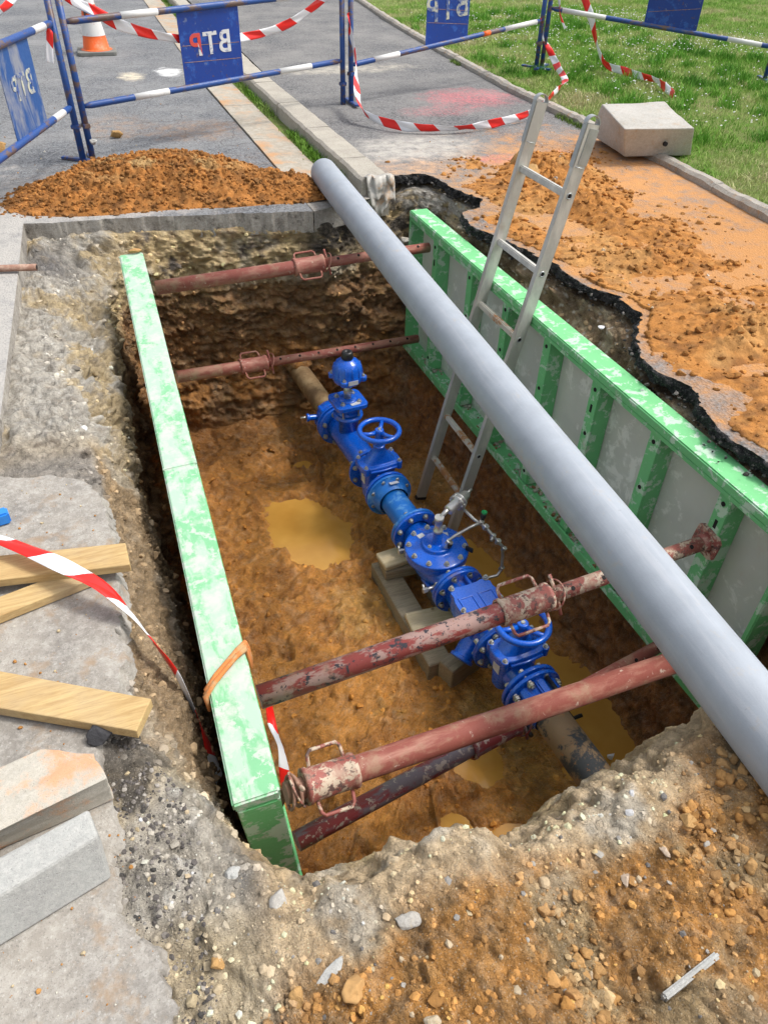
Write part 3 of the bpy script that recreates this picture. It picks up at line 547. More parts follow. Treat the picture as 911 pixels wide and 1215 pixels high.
# ------------------------------------------------------------------ ground sheets
mb = MB(); s_ = 400
for (x0, y0, x1, y1) in [(-s_, -s_, s_, -3), (-s_, 12, s_, s_), (-s_, -3, -3, 12), (8, -3, s_, 12)]:
    mb.add([(x0, y0, -.12), (x1, y0, -.12), (x1, y1, -.12), (x0, y1, -.12)], [(0, 1, 2, 3)])
tag(mb.build('ground', 'ground'), kind='structure')
def wob(a, b, n, amp, seed):
    a = np.array(a); b = np.array(b); t = np.linspace(0, 1, n, endpoint=False)[:, None]; p = a+(b-a)*t
    q = np.concatenate([p, np.zeros((n, 1))], 1); d = (b-a)/np.linalg.norm(b-a); nn = np.array([-d[1], d[0]])
    return p+nn*(fbm(q, 9, 4, seed, .6)*amp)[:, None]
def wobline(pts, step, amp, seed, sc=8, tail=None):
    p = np.array(pts, float); L = np.r_[0, np.cumsum(np.hypot(*np.diff(p, axis=0).T))]; t = np.arange(0, L[-1], step); q = np.stack([np.interp(t, L, p[:, 0]), np.interp(t, L, p[:, 1])], 1)
    q3 = np.concatenate([q, np.zeros((len(q), 1))], 1); off = np.stack([fbm(q3, sc, 5, seed, .62), fbm(q3+30, sc, 5, seed+9, .62)], 1)*amp
    f3_, _ = facet(q3, sc*2.2, seed+3, .8); off += np.stack([f3_, -f3_], 1)*amp*.35
    e = np.minimum(1, np.minimum(t, L[-1]-t)/.05)[:, None]; return q+off*e
def sheet(name, outer, ztop, thick, mats, kind='structure', rag=None, sub=.0, sidebulge=0.0):
    """flat slab from a polygon with its side band; side uses material 1"""
    from mathutils.geometry import tessellate_polygon
    n = len(outer); vs = [Vector((p[0], p[1], 0)) for p in outer]; tris = tessellate_polygon([vs])
    m = MB(); m.add([(p[0], p[1], ztop) for p in outer], [tuple(t) if (vs[t[1]]-vs[t[0]]).cross(vs[t[2]]-vs[t[0]]).z > 0 else tuple(t)[::-1] for t in tris], 0)
    return m
def strip(m, pts, inward, ztop, thick, mi, seed=3, rows=6, amp=.008, bulge=.015, drop=0.):
    """broken edge: rows of verts going down from the polygon line"""
    pts = np.array(pts); n = len(pts); t = np.gradient(pts, axis=0); t /= np.linalg.norm(t, axis=1)[:, None]; nn = np.stack([t[:, 1], -t[:, 0]], 1)*inward
    vs = []
    for r in range(rows):
        u = r/(rows-1); z = ztop-thick*u; q = np.concatenate([pts, np.full((n, 1), z)], 1)
        off = (bulge*math.sin(PI*min(u*1.3, 1))+fbm(q, 45, 3, seed)*amp*(0 if r == 0 else 1)+drop*u)
        zz = z+(fbm(q, 30, 2, seed+5)*amp*.6 if 0 < r else 0)
        zz = ztop-(ztop-zz)*(1+.55*fbm(np.concatenate([pts, np.zeros((n, 1))], 1), 4, 3, seed+70)*(amp > .015)); p2 = pts+nn*np.broadcast_to(off, (n,))[:, None]
        vs.append(np.concatenate([p2, np.broadcast_to(zz, (n,))[:, None]], 1))
    vs = np.concatenate(vs); fs = [(r*n+i, r*n+i+1, (r+1)*n+i+1, (r+1)*n+i) for r in range(rows-1) for i in range(n-1)]
    m.add([tuple(v) for v in vs], fs, mi, True)

# road on the left and beyond the pit (saw cut edge straight)
road = [(-8, -4), (-.62, -4)] + [(-.62, 2.3), (-.535, 2.55), (-.455, 4.26), (-.422, 5.125)]
cut = [(-.422, 5.125), (-.1, 5.07), (.18, 5.035), (.5, 4.99), (.8, 4.935), (1.1, 4.875), (1.355, 4.82)]
cutw = wobline(cut, .012, .038, 31, 6)
road += [tuple(q) for q in cutw[1:]] + [(1.355, 6), (1.36, 8.7), (1.47, 11), (2.1, 30), (-8, 30)]
m = sheet('road', road, 0., .1, None)
strip(m, [(-.62, -4), (-.62, 2.3), (-.535, 2.55), (-.455, 4.26), (-.422, 5.125)], 1, 0, .12, 1, amp=.0, bulge=0)
strip(m, cutw, 1, 0, .14, 1, amp=.012, bulge=0)
tag(m.build('road', ['road', 'conccut']), kind='structure')
# concrete cut face below the road slab on the far side is the strip above; old concrete base on the left with broken edge
cb = [(-.62, -3.8), (-.25, -3.8)]
e1 = [(-.19, .30), (-.185, .54), (-.20, .67), (-.275, .77), (-.265, .94), (-.262, 1.1), (-.275, 1.24), (-.18, 1.46), (-.172, 1.8), (-.18, 1.97), (-.186, 2.25), (-.25, 2.36), (-.35, 2.40), (-.51, 2.47), (-.545, 2.48)]
ew = wobline(e1, .007, .035, 71, 9)
cbp = [(-.68, -3.8), (-.19, -3.8)]+[tuple(p) for p in ew]+[(-.68, 2.48)]
m = sheet('c', cbp, -.012, .05, None); strip(m, ew, 1, -.012, .06, 0, amp=.012, bulge=.0, drop=.02)
tag(m.build('concrete_base', ['conc', 'tar']), kind='structure')
# footpath with the ragged hole edge
A = [(1.985, 5.16), (2.10, 5.17), (2.30, 5.15), (2.34, 5.0), (2.332, 4.854), (2.414, 4.60), (2.43, 4.50), (2.34, 4.394), (2.195, 4.32), (2.147, 4.05), (2.215, 3.925), (2.267, 3.656), (2.321, 3.418), (2.31, 3.181), (2.34, 3.026), (2.412, 2.927), (2.40, 2.727), (2.241, 2.518), (2.152, 2.361), (2.136, 2.247), (2.185, 2.081), (2.115, 1.915), (2.09, 1.765), (2.10, 1.62), (2.12, 1.5), (2.13, 1.2), (2.18, .95), (2.2, .7), (2.15, .1), (2.2, -.8), (2.3, -3.8)]
Aw = wobline(A, .010, .035, 55, 8)
edge_x = [(-4, 3.6), (0, 3.75), (2, 3.88), (3.59, 3.97), (4.7, 4.10), (7.49, 4.20), (9.7, 4.42), (12.5, 4.76), (16, 5.3), (30, 8)]
ex = lambda y: float(np.interp(y, [a for a, b in edge_x], [b for a, b in edge_x]))
fp = [tuple(p) for p in Aw][::-1]+[(1.985, 5.3), (2.0, 8), (2.12, 11), (2.8, 30), (8, 30), (5.3, 16)]+[(ex(y), y) for y in (12.5, 9.7, 7.49, 4.7, 3.59, 2, 0, -3.8)]
m = sheet('f', fp, .07, .07, None); strip(m, Aw, 1, .07, .048, 1, amp=.024, bulge=.002, drop=.010, rows=9)
m2 = m
tag(m.build('footpath', ['path', 'tar']), kind='structure')
# kerb and gutter
def bar_along(m, cl, prof, mi=0, jn=None, seed=5, amp=.004):
    """cl centre line points (x,y); prof (offset,z) cross-section polygon"""
    pts = np.array(cl); t = np.gradient(pts, axis=0); t /= np.linalg.norm(t, axis=1)[:, None]; nn = np.stack([t[:, 1], -t[:, 0]], 1)
    k = len(prof); V = []
    for (o, z) in prof:
        q = np.concatenate([pts+nn*o, np.full((len(pts), 1), z)], 1)
        d = fbm(q, 6, 4, seed)*amp; q[:, 2] += d; q[:, :2] += nn*(fbm(q+5, 8, 4, seed+3)*amp)[:, None]; V.append(q)
    V = np.stack(V, 1).reshape(-1, 3); n = len(pts)
    fs = [(i*k+j, i*k+(j+1) % k, (i+1)*k+(j+1) % k, (i+1)*k+j) for i in range(n-1) for j in range(k)]
    m.add([tuple(v) for v in V], fs, mi, False); o = len(m.v)-len(V)
    m.f += [tuple(o+j for j in range(k)), tuple(o+(n-1)*k+j for j in range(k))[::-1]]; m.m += [mi]*2; m.sm += [False]*2
kx = lambda y: 1.865+(y-5)*.004+max(0, y-9)*.03
mb = MB(); y = 5.03; first = True
while y < 20:
    y2 = y+(.93 if not first else .5); yy = np.linspace(y, y2-.008, 30)
    bar_along(mb, [(kx(q), q) for q in yy], [(-.115, -.15), (.105, -.15), (.112, .100), (.100, .112), (-.085, .112), (-.105, .095)][::1], seed=int(y*10), amp=.007)
    y = y2; first = False
k_ = mb.build('kerb', 'kerb'); tag(k_, kind='structure')
mb = MB(); y = 5.40
while y < 20:
    y2 = y+1.25; yy = np.linspace(y, y2-.006, 12)
    bar_along(mb, [(kx(q)-.31, q) for q in yy], [(-.195, -.1), (.10, -.1), (.10, .002), (-.195, .012)], seed=int(y*7), amp=.004); y = y2
tag(mb.build('gutter', 'gutter'), kind='structure')
mb = MB(); yy = np.linspace(4.86, 30, 60); bar_along(mb, [(kx(q)-.165, q) for q in yy], [(-.05, -.1), (.06, -.1), (.06, -.004), (-.05, -.006)]); tag(mb.build('verge_soil', 'turf'), kind='structure')
# ground patch between the pit and the gutter (concrete base)
mb = MB(); mb.add([(1.36, 4.83, -.004), (1.98, 5.03, -.006), (1.98, 5.6, -.006), (1.36, 5.6, -.004)], [(0, 1, 2, 3)]); mb.add([(1.36, 4.83, -.004), (1.76, 4.95, -.004), (1.76, 4.95, -.14), (1.36, 4.83, -.14)], [(0, 3, 2, 1)])
tag(mb.build('gutter_bed', 'conc'), kind='structure')
# path edging
mb = MB(); y = -3.8
while y < 22:
    y2 = y+1.0; yy = np.linspace(y, y2-.01, 30); bar_along(mb, [(ex(q)+.04, q) for q in yy], [(-.05, -.05), (.06, -.05), (.06, .10), (.035, .125), (-.02, .125), (-.045, .105)], seed=int(y*3)+9, amp=.012); y = y2
tag(mb.build('path_edging', 'edging'), kind='structure')
# turf surface
gx = np.concatenate([np.linspace(0, 1.5, 20), np.linspace(1.7, 12, 30), [30]]); gy = np.linspace(-3.9, 32, 180)
def turf_z(x, y): 
    d = x-ex(y)-.1
    return .085+.06*float(sstep(0, 1.2, np.array(d)))
V = []
for y in gy:
    for d in gx:
        x = ex(y)+.09+d; V.append((x, y, turf_z(x, y)))
V = np.array(V); V[:, 2] += .02*fbm(V, 1.5, 3, 500); na, nb_ = len(gy), len(gx); id_ = np.arange(na*nb_).reshape(na, nb_)
F = np.stack([id_[:-1, :-1], id_[:-1, 1:], id_[1:, 1:], id_[1:, :-1]], -1).reshape(-1, 4)
tag(npmesh('lawn', V, F, 'turf'), kind='structure')
def blades(name, n, sampler, h0, h1, wd, cols, spread=.35, seed=1):
    R = np.random.RandomState(seed); base = sampler(R, n); n = len(base); a = R.rand(n)*2*PI; h = h0+(h1-h0)*R.rand(n)**1.5
    d = np.stack([np.cos(a), np.sin(a), np.zeros(n)], 1); lean = (R.rand(n)*spread+.05)[:, None]; b = R.rand(n)*2*PI; ld = np.stack([np.cos(b), np.sin(b), np.zeros(n)], 1)
    w_ = (wd*(.6+.8*R.rand(n)))[:, None]; tip = base+ld*lean*h[:, None]*1.3+np.array([0, 0, 1])*h[:, None]; mid = base+ld*lean*h[:, None]*.4+np.array([0, 0, .55])*h[:, None]
    V = np.stack([base-d*w_, base+d*w_, mid+d*w_*.8, mid-d*w_*.8, tip], 1).reshape(-1, 3)
    o = np.arange(n)[:, None]*5; F = np.concatenate([o+np.array([[0, 1, 2]]), o+np.array([[0, 2, 3]]), o+np.array([[3, 2, 4]])])
    q = fbm(base, 2.2, 4, 600)+.35*(R.rand(n)-.5); cols = np.array(cols); t = np.clip((q+.5), 0, .999)*(len(cols)-1); i = t.astype(int); c = cols[i]*(1-(t-i))[:, None]+cols[i+1]*(t-i)[:, None]
    c = c*(.75+.5*R.rand(n))[:, None]
    return npmesh(name, V, F, 'leaf', False, np.repeat(c, 5, 0))
def lawn_s(R, n):
    y = 2.0+12.5*R.rand(n)**1.0; d = 10*R.rand(n)**1.15; x = np.array([ex(q) for q in y])+.10+d
    keep = (x < 1.4+.93*y+2.2); x, y = x[keep], y[keep]; z = np.array([turf_z(a, b) for a, b in zip(x, y)])-.005
    # thin patches
    p = np.stack([x, y, z], 1); k2 = fbm(p, 1.7, 4, 610)+.25 > (R.rand(len(x))-.5)*.9; return p[k2]
GC = [(.16, .34, .04), (.14, .32, .035), (.24, .42, .07), (.34, .46, .12), (.44, .46, .20), (.55, .48, .28)]
tag(blades('grass', 400000, lawn_s, .015, .06, .0026, GC, .9), kind='stuff', label='short green grass of the lawn beyond the path edging', cat='grass')
def tuft_s(R, n):
    c = np.array([[4.6+R.rand()*3.5, 4.5+R.rand()*8] for _ in range(170)]); k = R.randint(0, len(c), n); p = c[k]+R.randn(n, 2)*.05
    x, y = p[:, 0], p[:, 1]; ok = x > np.array([ex(q) for q in y])+.12; x, y = x[ok], y[ok]; return np.stack([x, y, np.array([turf_z(a, b) for a, b in zip(x, y)])-.005], 1)
tag(blades('grass_tufts', 26000, tuft_s, .04, .13, .0028, [(.09, .25, .03), (.12, .32, .035), (.18, .38, .05)], .6, 5), kind='stuff', label='taller tufts of darker grass scattered over the lawn', cat='grass')
def weed_s(R, n):
    y = 5.35+12*R.rand(n)**1.7; k = np.sin(y*5.1)+np.sin(y*2.3+1)+R.randn(n)*.5 > -.6; y = y[k]; x = np.array([kx(q) for q in y])-.155+R.randn(len(y))*.022; return np.stack([x, y, np.full(len(y), 0.0)], 1)
tag(blades('kerbside_weeds', 5200, weed_s, .015, .075, .004, [(.08, .19, .02), (.13, .27, .03), (.20, .30, .07)], .9, 8), kind='stuff', label='green weeds growing in the joint between gutter and kerb', cat='weeds')
def edw_s(R, n):
    y = 2.5+7*R.rand(n); k = np.sin(y*4.4)+np.sin(y*1.9+2) > 1.0; y = y[k]; x = np.array([ex(q) for q in y])-.03+R.randn(len(y))*.02; return np.stack([x, y, np.full(len(y), .07)], 1)
tag(blades('edging_weeds', 5000, edw_s, .01, .05, .003, [(.10, .17, .03), (.16, .24, .05)], .9, 9), kind='stuff', label='sparse weeds along the foot of the path edging', cat='weeds')
# daisies
def flat_disc(n, k, r): 
    a = np.arange(k)*2*PI/k; return np.stack([np.cos(a)*r, np.sin(a)*r, np.zeros(k)], 1)
R = np.random.RandomState(21); V = []; F = []
cen = np.array([[R.uniform(4.6, 9), R.uniform(5.2, 13)] for _ in range(60)])
cnt_ = 0
for i in range(1500):
    c = cen[R.randint(60)]+R.randn(2)*.35; x, y = c
    if x < ex(y)+.35 or y > 14 or y < 5: continue
    z = turf_z(x, y)+.045+R.rand()*.03; r = .006+.005*R.rand(); t = flat_disc(0, 6, r); t[:, 2] += R.randn()*.2*t[:, 0]; o = len(V)*1
    top = t+np.array([x, y, z]); b = len(V); V += list(top)+[(x, y, z+.006), (x, y, z-.004)]
    F += [(b+j, b+(j+1) % 6, b+6) for j in range(6)]+[(b+(j+1) % 6, b+j, b+7) for j in range(0, 6)]
tag(npmesh('daisies', np.array(V), np.array(F), 'petal', False), kind='stuff', label='tiny white daisies dotted through the lawn', cat='flowers')

# ------------------------------------------------------------------ soil heaps
def rockv(R, sub=2, ang=.5):
    bm = bmesh.new(); bmesh.ops.create_icosphere(bm, subdivisions=sub, radius=1); V = np.array([v.co for v in bm.verts]); F = np.array([[v.index for v in f.verts] for f in bm.faces]); bm.free()
    s = R.randint(10000); V = V*(1+.34*fbm(V+s, .9, 2, s)[:, None]+.16*fbm(V+s, 2.4, 2, s+3)[:, None])
    for _ in range(9):
        d = R.randn(3); d /= np.linalg.norm(d); h = .50+.28*R.rand(); k = V@d; ov = np.maximum(k-h, 0); V = V-ov[:, None]*d*min(1, ang*1.9)
    return V*np.array([1, .8+.2*R.rand(), .62+.3*R.rand()]), F
ROCKS = {s: [rockv(np.random.RandomState(100+i+10*s), s) for i in range(8)] for s in (1, 2, 3)}
def scatter(name, pts, size, colr, mat='stone', sub=1, seed=3, sink=.3, flat=True):
    R = np.random.RandomState(seed); VV = []; FF = []; CC = []; o = 0
    for p, s, c in zip(pts, size, colr):
        V, F = ROCKS[max(sub, 1) if s < .016 else max(2, sub)][R.randint(8)]
        if sub == 3:
            V, F = ROCKS[2 if s < .008 else 3][R.randint(8)]; V = V*(1+.30*fbm(V+R.rand()*50, 3.2, 3, 7)[:, None])
        a, b, g = R.rand(3)*2*PI
        Mx = np.array(Matrix.Rotation(a, 3, 'Z') @ Matrix.Rotation((b-PI)*.25, 3, 'X') @ Matrix.Rotation(g, 3, 'Z'))
        q = (V*s)@Mx.T+np.array(p)+np.array([0, 0, s*(.6-sink)]); VV.append(q); FF.append(F+o); o += len(V); CC.append(np.tile(c, (len(V), 1)))
    return npmesh(name, np.concatenate(VV), np.concatenate(FF), mat, flat is False, np.concatenate(CC))
def heap(name, x0, x1, y0, y1, hf, res, label, base_z, colf, seed=1, cs=24):
    nx, ny = int((x1-x0)/res), int((y1-y0)/res); xs = np.linspace(x0, x1, nx); ys = np.linspace(y0, y1, ny); gx, gy = np.meshgrid(xs, ys, indexing='ij')
    Q = np.stack([gx.ravel(), gy.ravel(), np.zeros(nx*ny)], 1); h = hf(Q)
    a, va = cell(Q, cs, seed); b, vb = cell(Q+.3, cs*2.6, seed+9); c_, vc = cell(Q+.7, cs*.45, seed+19); nf = fbm(Q, 12, 4, seed+4, .6)
    fa, ea = facet(Q+.012*nf[:, None], 26, seed+50, 1.); fb_, eb = facet(Q, 60, seed+60, 1.)
    m = sstep(0, .05, h); z = h+m*(.026*(fa+.3)*sstep(0, .4, ea)+.008*(fb_+.3)*sstep(0, .4, eb)-.01+.6*(.040*(1-np.clip(a, 0, 1))*va+.016*(1-np.clip(b, 0, 1))*vb+.05*(1-np.clip(c_, 0, 1))*sstep(.5, 1, vc)+.03*nf))*np.clip(h/.06, .25, 1)
    z = np.where(h > 0, z, h)+base_z; V = np.stack([Q[:, 0], Q[:, 1], z], 1)
    col = colf(Q, h, va, nf); idn = np.arange(nx*ny).reshape(nx, ny); F = np.stack([idn[:-1, :-1], idn[1:, :-1], idn[1:, 1:], idn[:-1, 1:]], -1).reshape(-1, 4)
    keep = (h[F] > -.012).any(1); F = F[keep]; used = np.unique(F); mp = -np.ones(nx*ny, int); mp[used] = np.arange(len(used))
    o = npmesh(name, V[used], mp[F], 'soil', True, col[used]); tag(o, label, 'soil', kind='stuff'); return V[used], col[used], h[used]
def h1(Q):
    x, y = Q[:, 0], Q[:, 1]; n_ = .10*fbm(Q, 2.5, 4, 801); bot = 5.13-.13*np.clip(x, -.5, 1.6)*.8+.0*x
    prof = np.interp(x, [-.75, -.5, 0, .35, .6, .9, 1.2, 1.45, 1.62], [-.03, .02, .10, .155, .16, .12, .10, .09, -.03])
    dep = np.interp(x, [-.7, 0, .5, .9, 1.2, 1.6], [.5, 1.1, 1.35, 1.15, .75, .45]); u = (y-bot)/dep
    return np.where((u > 0), prof*np.sin(PI*np.clip(u, 0, 1))**.8*(1+n_*3)+n_*.18-.012, -.05)-np.where(u > 1, .05, 0)
def colr1(Q, h, va, nf):
    c = np.tile(C3(.38, .155, .038), (len(Q), 1)); c = mixc(c, C3(.20, .085, .025), sstep(0, .5, nf)); c = mixc(c, C3(.45, .30, .13), sstep(.1, .4, fbm(Q, 5, 3, 850))*sstep(.08, .15, h)*.8); return c*(.62+.6*va[:, None])
hv1 = heap('soil_heap', -.8, 1.7, 5.0, 6.6, h1, .009, 'orange brown soil heap on the road beyond the trench', .0, colr1, 3, 20)
def h2(Q):
    x, y = Q[:, 0], Q[:, 1]; n_ = fbm(Q, 3, 5, 820); u = (x-np.interp(y, [.5, 1.7, 2.2, 2.8, 3.2, 4.2, 5.0, 5.6], [2.25, 2.28, 2.34, 2.54, 2.56, 2.62, 2.85, 2.95]))/.75
    amp = np.interp(y, [.2, 1.2, 2.2, 3.0, 3.6, 4.3, 4.9, 5.3, 5.6], [.02, .04, .065, .08, .08, .065, .08, .05, -.04])
    edge = np.interp(y, Aw[::-1, 1], Aw[::-1, 0])+.05
    return np.where(x > edge, amp*.62*np.exp(-((u-.50)/.62)**2)*(1+1.1*n_)-.016+.020*n_, -.05)
def colr2(Q, h, va, nf):
    c = np.tile(C3(.47, .20, .048), (len(Q), 1)); c = mixc(c, C3(.28, .12, .035), sstep(0, .5, nf)); c = mixc(c, C3(.56, .31, .11), sstep(.1, .5, fbm(Q, 4, 3, 870))*.6); return c*(.68+.5*va[:, None])
hv2 = heap('soil_spill', 2.1, 3.9, .2, 5.7, h2, .010, 'orange soil spread over the footpath beside the trench', .072, colr2, 6, 30)
# crumbs on everything
def pick(P_, m, n, seed, w=None):
    R = np.random.RandomState(seed); i = np.where(m)[0]; return i[R.randint(0, len(i), n)] if w is None else R.choice(i, n, p=w[i]/w[i].sum())
R = np.random.RandomState(5)
PAL = np.array([(.50, .25, .07), (.42, .20, .055), (.34, .19, .08), (.52, .42, .26), (.45, .42, .37), (.62, .58, .50), (.36, .34, .31), (.60, .48, .32), (.20, .19, .18)])
V, c, h = hv1; i = pick(V, h > -.01, 7000, 1); sz = .003+.020*R.rand(len(i))**4.0; cc = (c[i]*.8+.2*PAL[R.choice(3, len(i))])*(.65+.6*R.rand(len(i)))[:, None]
tag(scatter('soil_crumbs', V[i], sz, cc, 'soil', 1, 4, .35), kind='stuff', label='crumbs of orange soil on the heap on the road', cat='soil crumbs')
V, c, h = hv2; i = pick(V, h > -.012, 5200, 2); sz = .003+.022*R.rand(len(i))**4.5; cc = np.where((R.rand(len(i)) < .985)[:, None], (c[i]*.8+.2*PAL[R.choice(2, len(i))])*(.7+.55*R.rand(len(i)))[:, None], PAL[R.choice([4, 5, 7], len(i))])
tag(scatter('soil_crumbs', V[i], sz, cc, 'soil', 1, 5, .35), kind='stuff', label='crumbs of orange soil spread on the footpath', cat='soil crumbs')
m_ = (NEAR > .5) & (PITR > .9) & (PITR < 2.25) & (PITP[:, 1] > .05)
i = pick(PITP, m_, 9000, 3); y_ = PITP[i, 1]; x_ = PITP[i, 0]; bk = R.rand(len(i)) < np.clip((.66-y_)*3.2+(x_ > .95)*.3, .12, .92)
sz = .0013+.0125*R.rand(len(i))**6; sz = np.where(bk, sz*1.2, sz*.8)
cc = np.where((R.rand(len(i)) < .86)[:, None], np.clip(PITC[i]*(.75+.75*R.rand(len(i)))[:, None], .02, .62), PAL[R.choice([3, 4, 7, 6, 7, 3, 8, 6], len(i))]*.85)
tag(scatter('loose_gravel', PITP[i], sz, cc, 'stone', 1, 6, .62), kind='stuff', label='gravel and soil crumbs strewn over the near bank', cat='gravel')
m_ = (PITR > 1.6) & (PITR < 5.0) & (PITP[:, 2] > -1.3) & ((PITP[:, 1] > 4.5) | (PITP[:, 0] < .05) | ((PITP[:, 0] > 2.1) & (PITP[:, 2] > -.4))) & (NEAR < .3)
i = pick(PITP, m_, 6500, 4); sz = .003+.020*R.rand(len(i))**4.5; bc = PITC[i]; cc = np.clip(bc*(.8+.7*R.rand(len(i)))[:, None], .02, .7)
tag(scatter('embedded_rubble', PITP[i], sz, cc, 'stone', 1, 7, .75), kind='stuff', label='small stones bedded in the broken trench sides', cat='rubble')
m_ = (NEAR > .5) & (PITR > .9) & (PITR < 2.1) & (PITP[:, 1] > .05) & (PITP[:, 1] < .52+.13*(PITP[:, 0] > .98)) & (PITP[:, 0] > -.05)
gz = fbm(PITP, 5, 3, 990)+.5*(PITP[:, 0] > .95) > .10
i = pick(PITP, m_ & gz, 2300, 14); sz = .0025+.017*R.rand(len(i))**4.5
tag(scatter('soil_crumbs', PITP[i], sz, np.clip((.5*PAL[R.choice([0, 0, 1, 2], len(i))]+.5*PITC[i])*(.75+.5*R.rand(len(i)))[:, None], 0, .6), 'soil', 3, 16, .62, False), kind='stuff', label='rounded orange clay crumbs on the near bank', cat='soil crumbs')
m_ = (PITR > 5.0) & (PITP[:, 2] > WZ+.01); i = pick(PITP, m_, 900, 5); sz = .004+.018*R.rand(len(i))**3
tag(scatter('mud_lumps', PITP[i], sz, PITC[i]*(.85+.3*R.rand(len(i)))[:, None], 'earth' if False else 'soil', 1, 8, .55), kind='stuff', label='small lumps of mud on the trench floor', cat='mud')
R = np.random.RandomState(31)
k_ = R.randint(0, len(Aw), 900); q = np.stack([Aw[k_, 0]-.02+R.randn(900)*.022, Aw[k_, 1]+R.randn(900)*.02, .045-.06*R.rand(900)**1.5], 1)
tag(scatter('broken_asphalt', q, .003+.013*R.rand(900)**3, np.array([(.03, .03, .03), (.06, .058, .055), (.16, .15, .14)])[R.choice([0, 0, 1, 2], 900)], 'stone', 1, 41, .3), kind='stuff', label='black asphalt crumbs along the broken footpath edge', cat='asphalt crumbs')
m_ = (NEAR >= 0) & (PITR > .8) & (PITR < 2.2) & (PITP[:, 0] > -.29) & (PITP[:, 0] < -.10) & (PITP[:, 1] > .45) & (PITP[:, 1] < 1.3); i = pick(PITP, m_ & (fbm(PITP, 7, 3, 995) > -.12), 1300, 15)
tag(scatter('broken_asphalt', PITP[i], .0016+.009*R.rand(len(i))**3.4, np.array([(.06, .058, .055), (.11, .10, .095), (.22, .20, .18), (.38, .35, .31)])[R.choice([0, 1, 1, 2, 3], len(i))], 'stone', 1, 42, .65), kind='stuff', label='dark crumbled asphalt along the edge of the left concrete', cat='asphalt crumbs')
R = np.random.RandomState(77)   # fine grit on paving
q = np.concatenate([np.stack([R.uniform(-.55, -.2, 260), R.uniform(.4, 2.4, 260), np.full(260, -.012)], 1), np.stack([R.uniform(-.9, 1.3, 260), R.uniform(5.3, 8.5, 260), np.full(260, 0)], 1), np.stack([R.uniform(2.5, 3.9, 700), R.uniform(1.2, 6, 700), np.full(700, .071)], 1)])
sz = .0016+.007*R.rand(len(q))**4
tag(scatter('scattered_grit', q, sz, PAL[R.choice([0, 1, 1, 3, 5], len(q))], 'stone', 1, 9, .2), kind='stuff', label='specks of soil and grit lying on the paving', cat='grit')
# single stones and clods
def rock(name, mat, loc, s, label, cat, seed, scl=(1, 1, 1), rot=0., group=None, rx=0.):
    V, F = rockv(np.random.RandomState(seed), 4, .7); V = V*np.array(scl)*s; V = V+.05*s*fbm(V/s, 5, 3, seed)[:, None]*V/np.maximum(np.linalg.norm(V, axis=1), 1e-6)[:, None]
    o = npmesh(name, V, F, mat, True, np.tile((.5, .3, .12), (len(V), 1))); o.location = loc; o.rotation_euler = (rx, 0, rot); return tag(o, label, cat, group)
def surf(x, y):
    m_ = (np.abs(PITP[:, 0]-x) < .02) & (np.abs(PITP[:, 1]-y) < .02) & (PITR < 2.4); return float(PITP[m_, 2].mean()) if m_.any() else 0.
rock('stone', 'rockorange', (.150, .475, surf(.15, .475)+.012), .036, 'angular orange stone in the foreground soil, largest at the bottom', 'stone', 5, (1, .85, .7), .5)
rock('asphalt_lump', 'rockblack', (-.255, 1.235, .005), .045, 'black lump of broken asphalt beside the timber plank end', 'asphalt lump', 8, (1.05, .9, .75), .3)
rock('stone', 'rockpink', (.78, .47, surf(.78, .47)+.006), .017, 'pinkish white stone with a flat face on the right bank', 'stone', 12, (1, .8, .7), 1.)
rock('stone', 'rockpink', (.89, .485, surf(.89, .485)+.005), .014, 'oval cream pebble upright near the pipe on the right bank', 'stone', 14, (.6, 1.2, .7), .2)
rock('stone', 'rocktan', (.27, .36, surf(.27, .36)+.006), .017, 'tan stone in the foreground soil near the bottom edge', 'stone', 15, (.9, 1, .7), .2)
rock('stone', 'slabgrey', (.115, .52, surf(.115, .52)+.0), .028, 'flat grey concrete flake lying on the bank left of centre', 'stone', 17, (1.2, .6, .35), .5)
rock('stone', 'rockgrey', (.30, .555, surf(.30, .555)+.002), .030, 'bluish grey flake half sunk in the tan crust', 'stone', 18, (1.2, .7, .4), -.3)
rock('stone', 'slabgrey', (-.02, .80, surf(-.02, .80)+.0), .026, 'grey lump of old concrete by the shoring corner', 'stone', 19, (1, .8, .6), .3)
rock('stone', 'rockgrey', (.06, .70, surf(.06, .70)-.002), .028, 'rough grey rubble lump nearest the green shoring foot', 'stone', 22, (1, .9, .6), .8)
for k, (x, y, s, l) in enumerate([(-.09, .62, .022, 'orange clod on the black rubble strip'), (.045, .50, .020, 'round orange clod beside the grey concrete flake'), (-.13, .50, .014, 'small orange clod on the grey slab at lower left'), (.98, .52, .024, 'big orange clod on the right bank below the pipe')]):
    rock('soil_clod', 'soil', (x, y, surf(x, y)+s*.4), s, l, 'soil clod', 40+k, (1, .9, .8), k)
rock('soil_clod', 'soil', (3.02, 5.12, .12), .085, 'high stacked brown clod behind the ladder', 'soil clod', 51, (.9, .8, .95), .4)
rock('soil_clod', 'soil', (2.93, 4.80, .11), .12, 'widest brown clod on the footpath behind the ladder', 'soil clod', 52, (1.1, .9, .7), 1.2)
rock('soil_clod', 'soil', (.31, 7.02, .03), .055, 'lone brown clod on the road left of the heap', 'soil clod', 53, (1.1, .8, .7), .1)
rock('soil_clod', 'soil', (-.62, 6.85, .04), .085, 'brown clods behind the left barrier sign', 'soil clod', 54, (1.1, .9, .8), .1)
rock('stone', 'slabgrey', (.11, 6.36, .14), .035, 'pale stone at the foot of the left barrier post', 'stone', 55, (1, .9, .8), .1)
